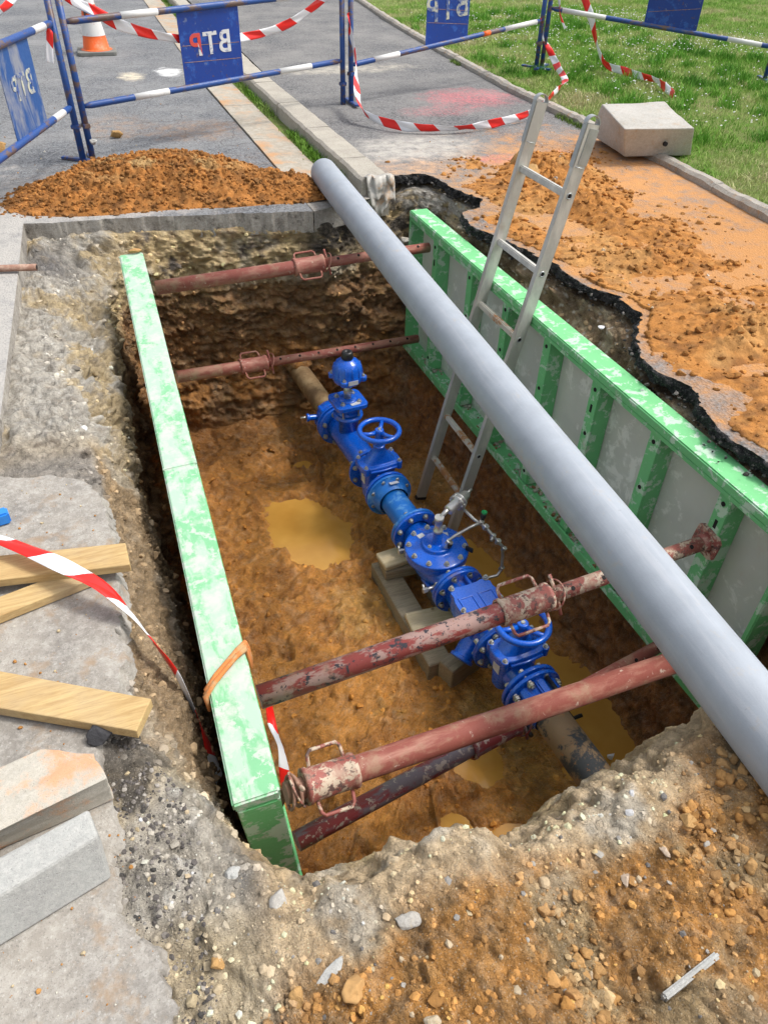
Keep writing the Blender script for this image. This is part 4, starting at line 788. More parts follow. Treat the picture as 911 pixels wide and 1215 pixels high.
rock('stone', 'twhite', (2.30, 2.86, -.05), .020, 'white pebble in the rubble below the asphalt edge', 'stone', 56, (1.2, .8, .6), .1)
rock('stone', 'twhite', (1.735, 1.39, -1.46), .022, 'white pebble on the mud beside the old pipe', 'stone', 57, (1, .8, .7), .1)
rock('stone', 'rockgrey', (2.02, 4.84, -.28), .06, 'pale lump of rubble under the end of the kerb', 'stone', 58, (1, .8, .7), .1)
rock('soil_clod', 'soil', (.17, 4.30, .063), .022, 'small brown clod on the far end of the green shoring rail', 'soil clod', 59, (1.5, .9, .6), .1)
# thin concrete edge strip poking out bottom right
mb = MB(); mb.box((.785, .262, surf(.785, .262)-.006), (.15, .014, .03), Matrix.Rotation(.16, 3, 'Z') @ Matrix.Rotation(-.05, 3, 'Y'), .004)
tag(mb.build('concrete_strip', 'slabgrey'), 'thin straight sliver of concrete edging in the soil at lower right', 'concrete strip')
#@@PART2
# ------------------------------------------------------------------ shoring panels
def panel(name, L, posts, label, top='green', H_=1.0):
    """local: x=0 is the face with the posts (towards -x), y runs along, z=0 is the top"""
    r = empty(name, (0, 0, 0), label, 'shoring panel', 'green steel shoring panels lining the trench')
    m = MB(); m.box((.108, L/2, -.5), (.012, L-.02, .97), None, .0)
    m.build('plate', 'plate', r)
    m = MB(); m.box((.0625, L/2, -.021), (.129, L, .042), None, .006); m.box((.006, L/2, -.052), (.010, L, .022), None, .002)
    m.box((.0625, L*.575, -.0195), (.131, .012, .046), None, .003)
    m.build('top_rail', top, r)
    m = MB(); m.box((.055, L/2, -.985), (.105, L, .03), None, .004); m.box((-.003, L/2, -.975), (.012, L, .06), None, .003)
    m.build('bottom_rail', 'green', r)
    for k, y in enumerate(posts):
        m = MB(); m.box((.015, y, -.513), (.010, .066, .90), None, .002); m.box((.060, y-.030, -.513), (.082, .008, .90), None, .002); m.box((.060, y+.030, -.513), (.082, .008, .90), None, .002)
        for z in (-.10, -.34, -.62, -.88): m.cyl((.0095, y, z), (.0065, y, z), .010, 12, 1)
        if k % 2 == 0: m.box((.0095, y, -.20), (.003, .014, .04), mi=1)
        m.build('post', ['green', 'hole'], r)
    for y in (.012, L-.012):
        m = MB(); m.box((.060, y, -.513), (.118, .024, .93), None, .004); m.build('end_channel', 'green', r)
    # mud lodged on the bottom ledge
    R_ = np.random.RandomState(int(L*100)); n_ = 420; q = np.stack([R_.uniform(.01, .1, n_), np.clip((R_.randn(n_)*.09+R_.choice(np.linspace(.3, L-.4, 7), n_)), .05, L-.05), np.full(n_, -.968)], 1)
    o = scatter('mud_on_ledge', q, .006+.012*R_.rand(n_)**2, np.array([(.42, .36, .27), (.30, .17, .08), (.50, .46, .38)])[R_.choice(3, n_)], 'stone', 1, 3, .3); o.parent = r; o['kind'] = 'stuff'
    return r
pr = panel('shoring_panel', 3.45, [4.66-1.21-q for q in ()]+[y-1.21 for y in (1.54, 1.97, 2.41, 2.85, 3.29, 3.74, 4.24)], 'long green steel shoring panel on the right with grey plate and ribs showing', 'green')
pr.location = (1.972, 1.21, .0)
pl_ = panel('shoring_panel', 3.28, [.35, .8, 1.25, 1.7, 2.15, 2.6, 3.0], 'pale green shoring panel on the left seen edge on from above', 'greenw')
# left one is turned to face the trench: its posts look towards +x
a_ = Vector((.010, 1.06, -.20)); b_ = Vector((.083, 4.31, .045)); yv = (b_-a_).normalized(); zv = Vector((-.055, 0, 1)); xv = yv.cross(zv).normalized(); zv = xv.cross(yv).normalized()
Mt = Matrix((( -xv.x, -yv.x, zv.x, b_.x+xv.x*.125), (-xv.y, -yv.y, zv.y, b_.y+xv.y*.125), (-xv.z, -yv.z, zv.z, b_.z+xv.z*.125), (0, 0, 0, 1)))
pl_.matrix_world = Mt

# ------------------------------------------------------------------ struts
def strut(Lp, Rp, ro, ri_, ct, cl, label, mo='red', mi_='redtan', mc='red', rev=False, handles=True, plates=(1, 1), hrot=0., hang=False):
    Lp, Rp = Vector(Lp), Vector(Rp)
    a, b = (Rp, Lp) if rev else (Lp, Rp)       # a: outer tube end
    if rev: ct = 1-ct
    d = b-a; Ln = d.length; q = d.to_track_quat('X', 'Z').to_matrix().to_4x4()
    r = empty('trench_strut', a, label, 'strut', 'red adjustable steel struts propping the trench', mat=Matrix.Translation(a) @ q @ Matrix.Rotation(hrot, 4, 'X'))
    c0 = ct*Ln-cl/2; c1 = c0+cl
    m = MB(); m.lathe([(.012, ro), (c0, ro), (c0+.01, ro+.004)], (0, 0, 0), (1, 0, 0), 28); m.build('outer_tube', mo, r)
    m = MB(); m.lathe([(c1-.02, ri_), (Ln-.012, ri_)], (0, 0, 0), (1, 0, 0), 28)
    m.build('inner_tube', mi_, r)
    k = c1+.09
    while k < Ln-.08:
        for s in (1, -1):
            h_ = MB(); h_.lathe([(0, .0085), (.0012, .0085)], (k, -ri_*.62*s, ri_*.785*s), (0, -.62*s, .785*s), 14); h_.build('pin_hole', 'hole', r)
        k += .135
    m = MB(); m.lathe([(c0, ro+.004), (c0, ro+.012), (c0+.012, ro+.014), (c0+.02, ro+.009), (c1-.02, ro+.009), (c1-.014, ro+.014), (c1, ro+.014), (c1, ri_)], (0, 0, 0), (1, 0, 0), 32, caps=False)
    m.build('collar', mc, r)
    if handles:
        for s in (1, -1):
            m = MB(); h = ro+.008; e = h+.048
            m.tube([(c0+.025, 0, s*h), (c0+.028, 0, s*(e-.012)), (c0+.038, 0, s*e), (c1-.045, 0, s*e), (c1-.034, 0, s*(e-.012)), (c1-.030, 0, s*h)], .0062, 10)
            ob = m.build('handle', mc, r); ob.rotation_euler = (math.radians(58 if rev else -58), 0, 0)
    m = MB(); m.tube([(c1+.022, .045, ri_+.035), (c1+.022, .02, ri_+.015), (c1+.026, -.02, 0), (c1+.03, -.05, -ri_-.03)], .007, 8); m.tube([(c1+.022+.022*math.sin(t), .0+.055*math.cos(t), .052*math.sin(t)) for t in np.linspace(0, 2*PI, 24)], .0035, 8); m.build('locking_pin', mc, r)
    if hang:
        m = MB(); m.torus((c1+.03, 0, 0), (1, .15, .1), ri_+.013, .006); m.torus((c1+.045, 0, -.004), (1, -.1, .12), ri_+.015, .005); m.build('retaining_ring', 'rust', r)
        m = MB(); m.box((c1+.05, 0, 0), (.006, .03, .02)); 
        m = MB(); m.prism([(-.012, -.11), (.012, -.11), (.016, -.09), (.02, 0), (-.02, 0), (-.016, -.09)], -.003, .003); o = m.build('hanging_tongue', 'rust', r); o.matrix_local = Matrix.Translation((c1+.055, -.035, -.03)) @ Matrix.Rotation(PI/2, 4, 'X') @ Matrix.Rotation(.1, 4, 'Z')
    for s, x in ((0, 0), (1, Ln)):
        if not plates[s ^ (1 if rev else 0)]: continue
        m = MB(); e = .062 if x > 0 or plates == 2 else .050
        poly = [(-e, -e*.7), (-e*.7, -e), (e*.7, -e), (e, -e*.7), (e, e*.7), (e*.7, e), (-e*.7, e), (-e, e*.7)]
        m.prism(poly, -.005, .005, mat=Matrix.Translation((x+(.006 if s == 0 else -.006), 0, 0)) @ Matrix.Rotation(PI/2, 4, 'Y') @ Matrix.Rotation(.12, 4, 'Z'))
        m.lathe([(0, (ro if s == 0 else ri_)+.012), (.03, (ro if s == 0 else ri_)+.003)], (x+(.010 if s == 0 else -.010), 0, 0), (1 if s == 0 else -1, 0, 0), 24)
        m.build('end_plate', mi_ if s else mo, r)
    return r
strut((.226, 4.22, -.13), (1.975, 4.30, -.12), .040, .030, .53, .19, 'far upper red strut with its collar near the middle, highest across the trench', 'redclean', 'redclean', 'redclean', plates=(0, 0))
strut((.255, 4.20, -.70), (1.975, 4.40, -.81), .038, .029, .29, .18, 'far lower red strut with a dotted inner tube, behind the air valve', 'redclean', 'redclean', 'redclean', plates=(0, 0))
strut((.155, 1.468, -.361), (1.985, 1.545, -.295), .040, .030, .545, .205, 'blotchy red strut with pale scraped collar above the handwheel', 'red', 'redtan', 'redtan', plates=(0, 1))
strut((.156, 1.165, -.446), (1.975, 1.29, -.64), .043, .034, .085, .17, 'near thick dusty red strut with its looped collar at the left end', 'redclean', 'rust', 'redtan', rev=True, hang=True, plates=(0, 1))
strut((.172, 1.157, -.75), (1.975, 1.50, -.82), .034, .027, .45, .22, 'lowest dark maroon strut crossing beneath the near one', 'redblk', 'redclean', 'redblk', handles=False, plates=(0, 1))

# ------------------------------------------------------------------ grey plastic pipe
A_ = Vector((1.574, 5.30, .096)); B_ = Vector((1.2524, .45, .100)); d_ = (B_-A_).normalized(); E_ = B_+d_*.85
r = empty('grey_plastic_pipe', A_, 'long grey plastic pipe lying across the trench on the ground', 'pipe', mat=Matrix.Translation(A_) @ d_.to_track_quat('Y', 'Z').to_matrix().to_4x4())
Lp = (E_-A_).length
m = MB(); m.lathe([(0, .085), (0, .091), (.004, .093)]+[(t, .093) for t in np.linspace(.3, Lp-.1, 12)]+[(Lp, .093), (Lp, .085)], (0, 0, 0), (0, 1, 0), 72, caps=False); m.lathe([(0, .085), (Lp, .085)], (0, 0, 0), (0, 1, 0), 48, caps=False)
m.build('pipe_wall', 'pvc', r)
m = MB(); m.lathe([(.12, .0915), (.121, .0915)], (0, 0, 0), (0, 1, 0), 40); m.build('inner_shadow_plug', 'hole', r) if False else None

# ------------------------------------------------------------------ ladder
r = empty('ladder', (1.62, 3.27, -1.46), 'dusty aluminium ladder standing in the trench against the right shoring', 'ladder', 'none' if False else None)
def lp(z, y): return Vector((1.937+.213*z-1.62, y-3.27, z+1.46))
zt, zb = .87, -1.46; YL, YR = 3.455, 3.010
ldir = (lp(1, 0)-lp(0, 0)).normalized(); lrot = ldir.to_track_quat('Z', 'Y').to_matrix()
pd = Vector((ldir.z, 0, -ldir.x))      # perpendicular within x-z, away from the camera side
for y in (YL, YR):
    m = MB(); a, b = lp(zb, y), lp(zt, y); c = (a+b)/2; Ln = (b-a).length; q = Matrix(((pd.x, 0, ldir.x), (0, 1, 0), (pd.z, 0, ldir.z)))
    # q columns: x->pd, y->y, z->ldir
    q = Matrix(((pd.x, 0, ldir.x), (pd.y, 1, ldir.y), (pd.z, 0, ldir.z)))
    for off, w_ in ((-.030, .003), (.030, .003)): m.box(c+pd*off, (w_, .030, Ln), q, .001)
    m.box(c+Vector((0, (.0125 if y == YL else -.0125), 0)), (.062, .004, Ln), q); m.box(c+Vector((0, (-.0125 if y == YL else .0125), 0)), (.062, .004, Ln), q)
    m.build('rail', 'alu', r)
    m = MB(); top = lp(zt, y); e0 = lp(zt-.18, y)
    m.box((top+e0)/2-pd*.036, (.004, .030, .18), q, .001); m.box((top+e0)/2+pd*.010+Vector((0, .0155*(1 if y == YL else -1), 0)), (.05, .003, .15), q, .001)
    # hook: a band bent over away from the camera
    pts = []; Rr = .032
    for t in np.linspace(0, PI*1.05, 14): pts.append(top-pd*.036+pd*(Rr-Rr*math.cos(t))+ldir*(Rr*math.sin(t)))
    pts.append(pts[-1]-ldir*.035); V = []; 
    for p in pts: V += [p+Vector((0, -.015, 0)), p+Vector((0, .015, 0))]
    o = len(pts); inner = [v+(Vector((0, 0, 0))) for v in V]
    nn_ = []
    for i, p in enumerate(pts):
        t = (pts[min(i+1, o-1)]-pts[max(i-1, 0)]).normalized(); nn = t.cross(Vector((0, 1, 0))).normalized()*.0035; nn_ += [nn, nn]
    V2 = V+[v+n_ for v, n_ in zip(V, nn_)]; k = len(V); fs = []
    for i in range(o-1):
        fs += [(2*i, 2*i+1, 2*i+3, 2*i+2), (k+2*i, k+2*i+2, k+2*i+3, k+2*i+1), (2*i, 2*i+2, k+2*i+2, k+2*i), (2*i+1, k+2*i+1, k+2*i+3, 2*i+3)]
    fs += [(0, k, k+1, 1), (2*o-2, 2*o-1, k+2*o-1, k+2*o-2)]
    m.add(V2, fs, 0, False); m.torus((e0+top)/2-ldir*.085, ldir, .026, .0018, 24, 6)
    m.build('top_hook', 'zincplate', r)
    m = MB(); m.box(lp(zb+.012, y), (.075, .036, .03), q, .006); m.build('foot', 'black', r)
for k, z in enumerate((.575, .215, -.125, -.47, -.83, -1.13)):
    m = MB(); a = lp(z, YR+.012); b = lp(z, YL-.012); q = Matrix(((pd.x, 0, ldir.x), (pd.y, 1, ldir.y), (pd.z, 0, ldir.z))); m.box((a+b)/2, (.030, abs(YL-YR)-.02, .032), q, .005); m.build('rung', 'alu' if k < 2 else 'aluc', r)
    for y, s in ((YR, -1), (YL, 1)):
        m = MB(); c = lp(z, y)+Vector((0, .0155*s, 0)); m.torus(c, (0, 1, 0), .0125, .003, 20, 8); m.cyl(c-Vector((0, .001, 0)), c+Vector((0, .0005, 0)), .0115, 16, 1)
        m.build('rung_socket', ['zincplate', 'hole'], r)

# ------------------------------------------------------------------ timber blocks under the valves
def wood(name, c, d, rz, mat, label, cat='timber block', rx=0., ry=0., group=None):
    m = MB(); m.box((0, 0, 0), d, None, .004); o = m.build(name, mat); o.location = c; o.rotation_euler = (rx, ry, rz); return tag(o, label, cat, group)
wood('timber_block', (1.155, 2.50, -1.435), (.13, .80, .13), .03, 'woodold', 'long weathered sleeper lying lengthwise under the valves')
wood('timber_block', (1.29, 2.80, -1.335), (.36, .15, .065), -.05, 'woodold', 'brown weathered block sandwiched below the small light board')
wood('timber_board', (1.27, 2.82, -1.283), (.34, .13, .032), .10, 'woodpale', 'small light board, top of the timber stack under the round valve')
wood('timber_board', (1.29, 2.36, -1.350), (.38, .145, .035), -.06, 'woodpale', 'broad pale board packed under the strainer')
wood('timber_block', (1.29, 2.09, -1.415), (.26, .10, .16), .35, 'woodold', 'short greyish block end nearest the second handwheel', rx=.0)
wood('timber_block', (1.40, 2.60, -1.43), (.14, .5, .14), -.02, 'woodold', 'square timber in the shade beneath the round valve')

# ------------------------------------------------------------------ valve assembly (local y away from the camera, z up)
base = Vector((1.316, 3.0, -1.5)); VA = empty('valve_assembly', base, 'bright blue flanged water valve assembly with two handwheels in the muddy trench', 'valve assembly', rot=(0, 0, math.radians(3.95)))
AZ = .35
BOLT = None
def bolt(parent, c, ax, s=1., stud=0.):
    """hexagonal head, washer and nut on the given axis"""
    key = round(stud, 3)
    global BM
    if key not in BM:
        m = MB(); m.lathe([(0, .0165), (.0025, .0165)], (0, 0, 0), (0, 0, 1), 20); m.lathe([(.0025, .0135), (.013, .0135), (.0145, .012)], (0, 0, 0), (0, 0, 1), 6, smooth=False)
        m.lathe([(.0145, .0075), (.021, .0075)], (0, 0, 0), (0, 0, 1), 12)
        if stud: m.lathe([(-stud, .0075), (0, .0075)], (0, 0, 0), (0, 0, 1), 10); m.lathe([(-stud-.014, .0135), (-stud, .0135)], (0, 0, 0), (0, 0, 1), 6, smooth=False)
        me = bpy.data.meshes.new('bolt'); me.from_pydata(m.v, [], m.f); me.materials.append(M['zinc']); me.polygons.foreach_set('use_smooth', [False]*len(m.f)); BM[key] = me
    o = bpy.data.objects.new('bolt', BM[key]); COL.objects.link(o); o.parent = parent; o.location = c; o.rotation_euler = Vector(ax).to_track_quat('Z', 'Y').to_euler(); o.scale = (s, s, s); return o
BM = {}
def flange(m, y, R_=.142, t=.020, r_in=.085, gap=True, z=AZ):
    m.lathe([(-t/2, r_in), (-t/2, R_-.003), (-t/2+.003, R_), (t/2-.003, R_), (t/2, R_-.003), (t/2, r_in)], (0, y, z), (0, 1, 0), 56, caps=False)
def flange_bolts(parent, y0, y1, Rb=.118, n=8, ph=.5, z=AZ, s=1.):
    """studs through a pair of flange faces y0<y1 with heads on both sides"""
    for k in range(n):
        a = 2*PI*(k+ph)/n; p = (math.cos(a)*Rb, y0, z+math.sin(a)*Rb); bolt(parent, p, (0, -1, 0), s, y1-y0+.002)
def part(name): 
    o = bpy.data.objects.new(name, None); COL.objects.link(o); o.parent = VA; return o
# old pipes
m = MB(); V = [(t, .074) for t in np.linspace(0, 1.0, 14)]; m.lathe(V, (0, 1.15, AZ), (0, 1, 0), 40); m.build('old_pipe', 'pipebrown', VA)
m = MB(); m.lathe([(t, .078+.002*math.sin(t*9)) for t in np.linspace(0, 1.0, 14)], (0, -1.50, AZ), (0, -1, 0), 40); m.build('old_pipe', 'pipeblack', VA)
# far coupling
m = MB(); m.lathe([(0, .142), (.02, .142), (.022, .105), (.07, .100), (.075, .112), (.115, .112), (.12, .095), (.165, .088)], (0, 1.045, AZ), (0, 1, 0), 48)
for a in (0, 60, 120, 180, 240, 300):
    a = math.radians(a+15); m.box((math.cos(a)*.112, 1.115, AZ+math.sin(a)*.112), (.03, .11, .028), Matrix.Rotation(-a, 3, 'Y'), .006)
m.lathe([(0, .022), (.085, .019), (.09, .028), (.105, .028)], (-.08, 1.13, AZ+.02), (-1, .15, .1), 20); cf = m.build('pipe_coupling', 'blue', VA, bevel=.003)
m = MB(); m.cyl((-.17, 1.145, AZ+.03), (-.225, 1.15, AZ+.036), .008, 12); m.build('tie_bolt', 'zinc', cf)
flange_bolts(cf, .988, 1.066)
# tee with air valve
m = MB(); m.lathe([(t, .086) for t in np.linspace(.53, 1.0, 8)], (0, 0, AZ), (0, 1, 0), 48); flange(m, 1.018, gap=False); 
m.lathe([(0, .06), (.135, .06), (.14, .095), (.158, .097), (.16, .06)], (0, .85, AZ+.04), (0, 0, 1), 40); te = m.build('tee_pipe', 'blue', VA)
for k in range(4):
    a = 2*PI*(k+.5)/4; bolt(te, (.075*math.cos(a), .85+.075*math.sin(a), AZ+.285), (0, 0, 1), .8, .1)
av = part('air_valve'); av.location = (0, .85, AZ+.04); av.scale = (1.15, 1.15, 1.04)
def rsq(a, r, n=6):
    out = []
    for cx_, cy_, a0 in ((a-r, a-r, 0), (-(a-r), a-r, PI/2), (-(a-r), -(a-r), PI), (a-r, -(a-r), 1.5*PI)):
        for k in range(n+1): t = a0+PI/2*k/n; out.append((cx_+r*math.cos(t), cy_+r*math.sin(t)))
    return out
m = MB(); m.prism(rsq(.092, .035), .225, .252); m.lathe([(.162, .062), (.175, .055), (.20, .07), (.225, .088)], (0, 0, 0), (0, 0, 1), 32, caps=False); m.lathe([(.252, .055), (.262, .050), (.264, .03)], (0, 0, 0), (0, 0, 1), 32)
o = m.build('valve_body', 'blue', av, bevel=.004)
m = MB(); m.lathe([(.26, .021), (.37, .021)], (0, 0, 0), (0, 0, 1), 20); m.lathe([(.30, .026), (.315, .026)], (0, 0, 0), (0, 0, 1), 6, smooth=False); m.build('steel_neck', 'steel', av)
m = MB(); m.lathe([(.345, .030), (.37, .045), (.385, .075), (.395, .080), (.425, .082), (.43, .080), (.468, .078), (.492, .073), (.512, .058), (.524, .038), (.53, .03)], (0, 0, 0), (0, 0, 1), 8 if False else 32)
for k in range(4):
    a = 2*PI*(k+.5)/4+.2; m.lathe([(.395, .020), (.425, .020)], (.085*math.cos(a), .085*math.sin(a), 0), (0, 0, 1), 14)
for k in range(12):
    a = 2*PI*k/12; m.tube([(.079*math.cos(a), .079*math.sin(a), .43), (.077*math.cos(a), .077*math.sin(a), .468), (.068*math.cos(a), .068*math.sin(a), .498)], .006, 6)
o = m.build('float_housing', 'blue', av, bevel=.003)
for k in range(4):
    a = 2*PI*(k+.5)/4+.2; bolt(av, (.085*math.cos(a), .085*math.sin(a), .425), (0, 0, 1), .75)
for k in range(4):
    a = 2*PI*(k+.5)/4; bolt(av, (.068*math.cos(a), .068*math.sin(a), .252), (0, 0, 1), .85)
m = MB(); m.lathe([(.528, .030), (.535, .033), (.565, .030), (.575, .026), (.576, .012), (.566, .010)], (0, 0, 0), (0, 0, 1), 20); m.build('vent_cap', 'black', av)
m = MB(); m.box((.0, -.0835, .412), (.055, .003, .026)); m.box((.02, -.060, .2535), (.055, .028, .002), Matrix.Rotation(.1, 3, 'Z')); m.build('sticker', 'label', av)
# gate valves
def wheel(m, c, R_=.116, r_=.0155):
    c = Vector(c); m.torus(c, (0, 0, 1), R_, r_, 56, 14)
    for k in range(3):
        a = 2*PI*k/3+1.0; m.tube([c+Vector((.02*math.cos(a), .02*math.sin(a), -.012)), c+Vector((R_*.55*math.cos(a), R_*.55*math.sin(a), -.014)), c+Vector((R_*math.cos(a), R_*math.sin(a), 0))], .010, 10, rr=[.015, .013, .012])
    m.lathe([(-.03, .022), (-.028, .026), (.006, .026), (.009, .022)], c, (0, 0, 1), 24)
def gate(yc, half, stem, wt=0.):
    g = part('gate_valve'); g.location = (0, yc, AZ)
    m = MB(); flange(m, half-.010, z=0); flange(m, -half+.010, z=0)
    m.lathe([(-half+.01, .086), (-half+.04, .080), (-.03, .088), (.03, .088), (half-.04, .080), (half-.01, .086)], (0, 0, 0), (0, 1, 0), 40)
    # oval wedge housing
    def ov(a, b, z, n=32, p=3.2): return [(a*math.copysign(abs(math.cos(t))**(2/p), math.cos(t)), b*math.copysign(abs(math.sin(t))**(2/p), math.sin(t)), z) for t in [2*PI*k/n for k in range(n)]]
    prof = [(.098, .050, -.09), (.102, .056, -.02), (.100, .056, .06), (.100, .058, .105), (.128, .075, .112), (.131, .078, .118), (.131, .078, .148), (.127, .074, .154), (.098, .055, .158), (.075, .048, .185), (.050, .040, .215), (.034, .033, .235), (.030, .030, .25)]
    rg = [ov(*q) for q in prof]; vs = [v for q in rg for v in q]; n_ = 32; fs = [(i*n_+k, i*n_+(k+1) % n_, (i+1)*n_+(k+1) % n_, (i+1)*n_+k) for i in range(len(rg)-1) for k in range(n_)]; fs += [tuple(range(n_))[::-1], tuple((len(rg)-1)*n_+k for k in range(n_))]
    m.add(vs, fs, 0, False)
    for s in (-1, 1):
        for s2 in (-1, 1): m.lathe([(.108, .018), (.156, .018), (.158, .016)], (s*.108, s2*.060, 0), (0, 0, 1), 16)
    m.tube([(-.085, -.078, .132), (0, -.086, .132), (.085, -.078, .132)], .008, 8)
    m.lathe([(.245, .034), (.262, .036), (.266, .028), (stem-.02, .026)], (0, 0, 0), (0, 0, 1), 28)
    g_ = m.build('valve_body', 'blue', g, bevel=.0035)
    m = MB(); wheel(m, (0, 0, stem)); m.build('handwheel', 'blue', g)
    m = MB(); m.lathe([(stem-.03, .010), (stem+.016, .010)], (0, 0, 0), (0, 0, 1), 6); m.build('spindle_nut', 'zinc', g)
    for s in (-1, 1):
        for s2 in (-1, 1): bolt(g, (s*.108, s2*.060, .157), (0, 0, 1), .80)
    m = MB(); m.box((-.102, -.0, .045), (.003, .05, .06), Matrix.Rotation(.02, 3, 'Z')); m.build('sticker', 'label', g)
    return g
g1 = gate(.365, .135, .365); g2 = gate(-1.19, .14, .30)
flange_bolts(g1, .135-.024-.022, .135+.024, z=0) if False else None
for k in range(8):
    a = 2*PI*(k+.5)/8
    for (gg, y0, L2) in ((g1, .112, .046), (g1, -.158, .046), (g2, .117, .046), (g2, -.163, .046)):
        bolt(gg, (.118*math.cos(a), y0, .118*math.sin(a)), (0, -1, 0), 1., L2)
# spool
m = MB(); flange(m, .208, r_in=.078); m.lathe([(0, .142), (.004, .112), (.03, .108), (.05, .10), (.06, .092)], (0, .198, AZ), (0, -1, 0), 48, caps=False)
m.lathe([(t, .0805) for t in np.linspace(-.14, .16, 6)], (0, 0, AZ), (0, 1, 0), 44); flange(m, -.132, r_in=.078); sp = m.build('pipe_spool', 'bluel', VA)
m = MB(); m.box((.01, .168, AZ+.116), (.055, .03, .002), Matrix.Rotation(-.25, 3, 'X')); m.build('sticker', 'label', sp)
# pressure reducing valve
pv = part('pressure_reducing_valve'); pv.location = (0, -.395, AZ)
m = MB(); flange(m, .238, z=0); flange(m, -.238, z=0)
m.lathe([(-.24, .086), (-.20, .072), (-.15, .085), (-.08, .115), (0, .125), (.08, .115), (.15, .085), (.20, .072), (.24, .086)], (0, 0, -.012), (0, 1, 0), 44)
m.lathe([(-.02, .13), (.03, .152), (.035, .170), (.062, .172), (.066, .168)], (0, 0, 0), (0, 0, 1), 56, caps=False)
m.lathe([(.066, .172), (.069, .174), (.088, .172), (.094, .160), (.100, .10), (.104, .086), (.122, .082), (.127, .074), (.120, .06), (.122, .0)], (0, 0, 0), (0, 0, 1), 56, caps=False)
m.lathe([(.118, .030), (.124, .026), (.20, .0235)], (0, .0, 0), (0, 0, 1), 24)
m.tube([(-.10, -.05, -.07), (-.10, -.19, -.05)], .012, 8)
vb = m.build('valve_body', 'blue', pv, bevel=.002)
for k in range(10):
    a = 2*PI*(k+.3)/10; bolt(pv, (.150*math.cos(a), .150*math.sin(a), .095), (0, 0, 1), .95)
bolt(pv, (-.055, -.02, .116), (0, 0, 1), .9)
for k in range(8):
    a = 2*PI*(k+.5)/8
    bolt(pv, (.118*math.cos(a), .226, .118*math.sin(a)), (0, -1, 0), 1., .05); bolt(pv, (.118*math.cos(a), -.274, .118*math.sin(a)), (0, -1, 0), 1., .05); bolt(pv, (.118*math.cos(a), .276, .118*math.sin(a)), (0, 1, 0), .9)
m = MB(); m.lathe([(.198, .026), (.212, .026), (.214, .021), (.275, .020), (.277, .025), (.30, .025)], (0, 0, 0), (0, 0, 1), 24)
m.tube([(0, 0, .285), (.05, .02, .305), (.075, .03, .31)], .013, 12)
m.lathe([(0, .020), (.006, .028), (.07, .028), (.075, .046), (.083, .046), (.085, .030), (.095, .030), (.097, .046), (.105, .046), (.108, .030), (.16, .026), (.17, .018)], (.06, .02, .305), (1, .45, .12), 28)
for k in range(6):
    a = 2*PI*k/6; q = Vector((1, .45, .12)).to_track_quat('Z', 'Y'); p = Vector((.06, .02, .305))+q @ Vector((.039*math.cos(a), .039*math.sin(a), .068)); m.cyl(p, p+q @ Vector((0, 0, .044)), .005, 8)
m.tube([(.21, .09, .32), (.25, .11, .325)], .008, 8)
m.build('pilot_regulator', 'steel', pv)
m = MB(); m.tube([(.16, .03, .28), (.19, -.04, .25), (.235, -.09, .22), (.262, -.13, .18), (.28, -.155, .155), (.30, -.175, .13), (.305, -.185, .06), (.30, -.20, -.02), (.27, -.21, -.045), (.20, -.20, -.05), (.13, -.21, -.04)], .0085, 12)
m.tube([(.03, -.06, .115), (.03, -.065, .175), (.06, -.065, .195), (.15, -.065, .225), (.215, -.07, .245)], .0085, 12)
for p, s in (((.235, -.09, .22), .016), ((.28, -.155, .155), .015), ((.305, -.182, .115), .014), ((.302, -.195, -.015), .014), ((.215, -.07, .245), .015), ((.03, -.063, .165), .015), ((.262, -.13, .18), .013), ((.03, -.06, .13), .014)):
    m.lathe([(-.014, s*.8), (-.013, s), (.013, s), (.014, s*.8)], p, (.2, -.3, .8), 6, smooth=False)
m.cyl((.262, -.13, .18), (.24, -.15, .17), .009, 10); m.build('pilot_tubing', 'steel', pv)
m = MB(); m.lathe([(0, .010), (.02, .010), (.021, .0155), (.048, .0155)], (.225, -.065, .25), (.15, .05, 1), 16); m.build('needle_valve_knob', 'black', pv)
m = MB(); m.lathe([(-.012, .013), (.03, .013)], (.035, -.072, .145), (0, -.3, 1), 12); m.build('cock_lever', 'black', pv)
m = MB(); m.lathe([(0, .012), (.035, .012)], (-.105, .13, -.02), (-.3, -.3, -.6), 12); m.build('cock_lever', 'black', pv)
m = MB(); m.box((.17, -.215, -.035), (.06, .022, .012), Matrix.Rotation(-.4, 3, 'Z'), .003); m.build('cock_lever', 'black', pv)
m = MB(); m.box((.14, -.105, .108), (.012, .045, .03), Matrix.Rotation(.5, 3, 'Z'), .003); m.build('cock_lever', 'black', pv)
m = MB(); m.lathe([(.048, .0155), (.050, .016), (.058, .015)], (.225, -.065, .25), (.15, .05, 1), 16); m.build('green_cap', 'greenk', pv)
m = MB()
for (yy, zz) in ((.14, -.01), (-.16, -.03)):
    m.tube([(-.07, yy, zz), (-.16, yy-.01, zz+.004)], .010, 12); m.lathe([(0, .015), (.025, .015)], (-.135, yy-.008, zz+.002), (-1, 0, 0), 6, smooth=False); m.tube([(-.15, yy-.01, zz), (-.152, yy+.015, zz+.028)], .006, 8)
m.build('drain_cock', 'steel', pv)
m = MB(); m.box((-.045, .10, .1005), (.04, .03, .002), Matrix.Rotation(.2, 3, 'Z')); m.box((.075, .06, .1005), (.045, .03, .002), Matrix.Rotation(-.3, 3, 'Z')); m.build('sticker', 'label', pv)
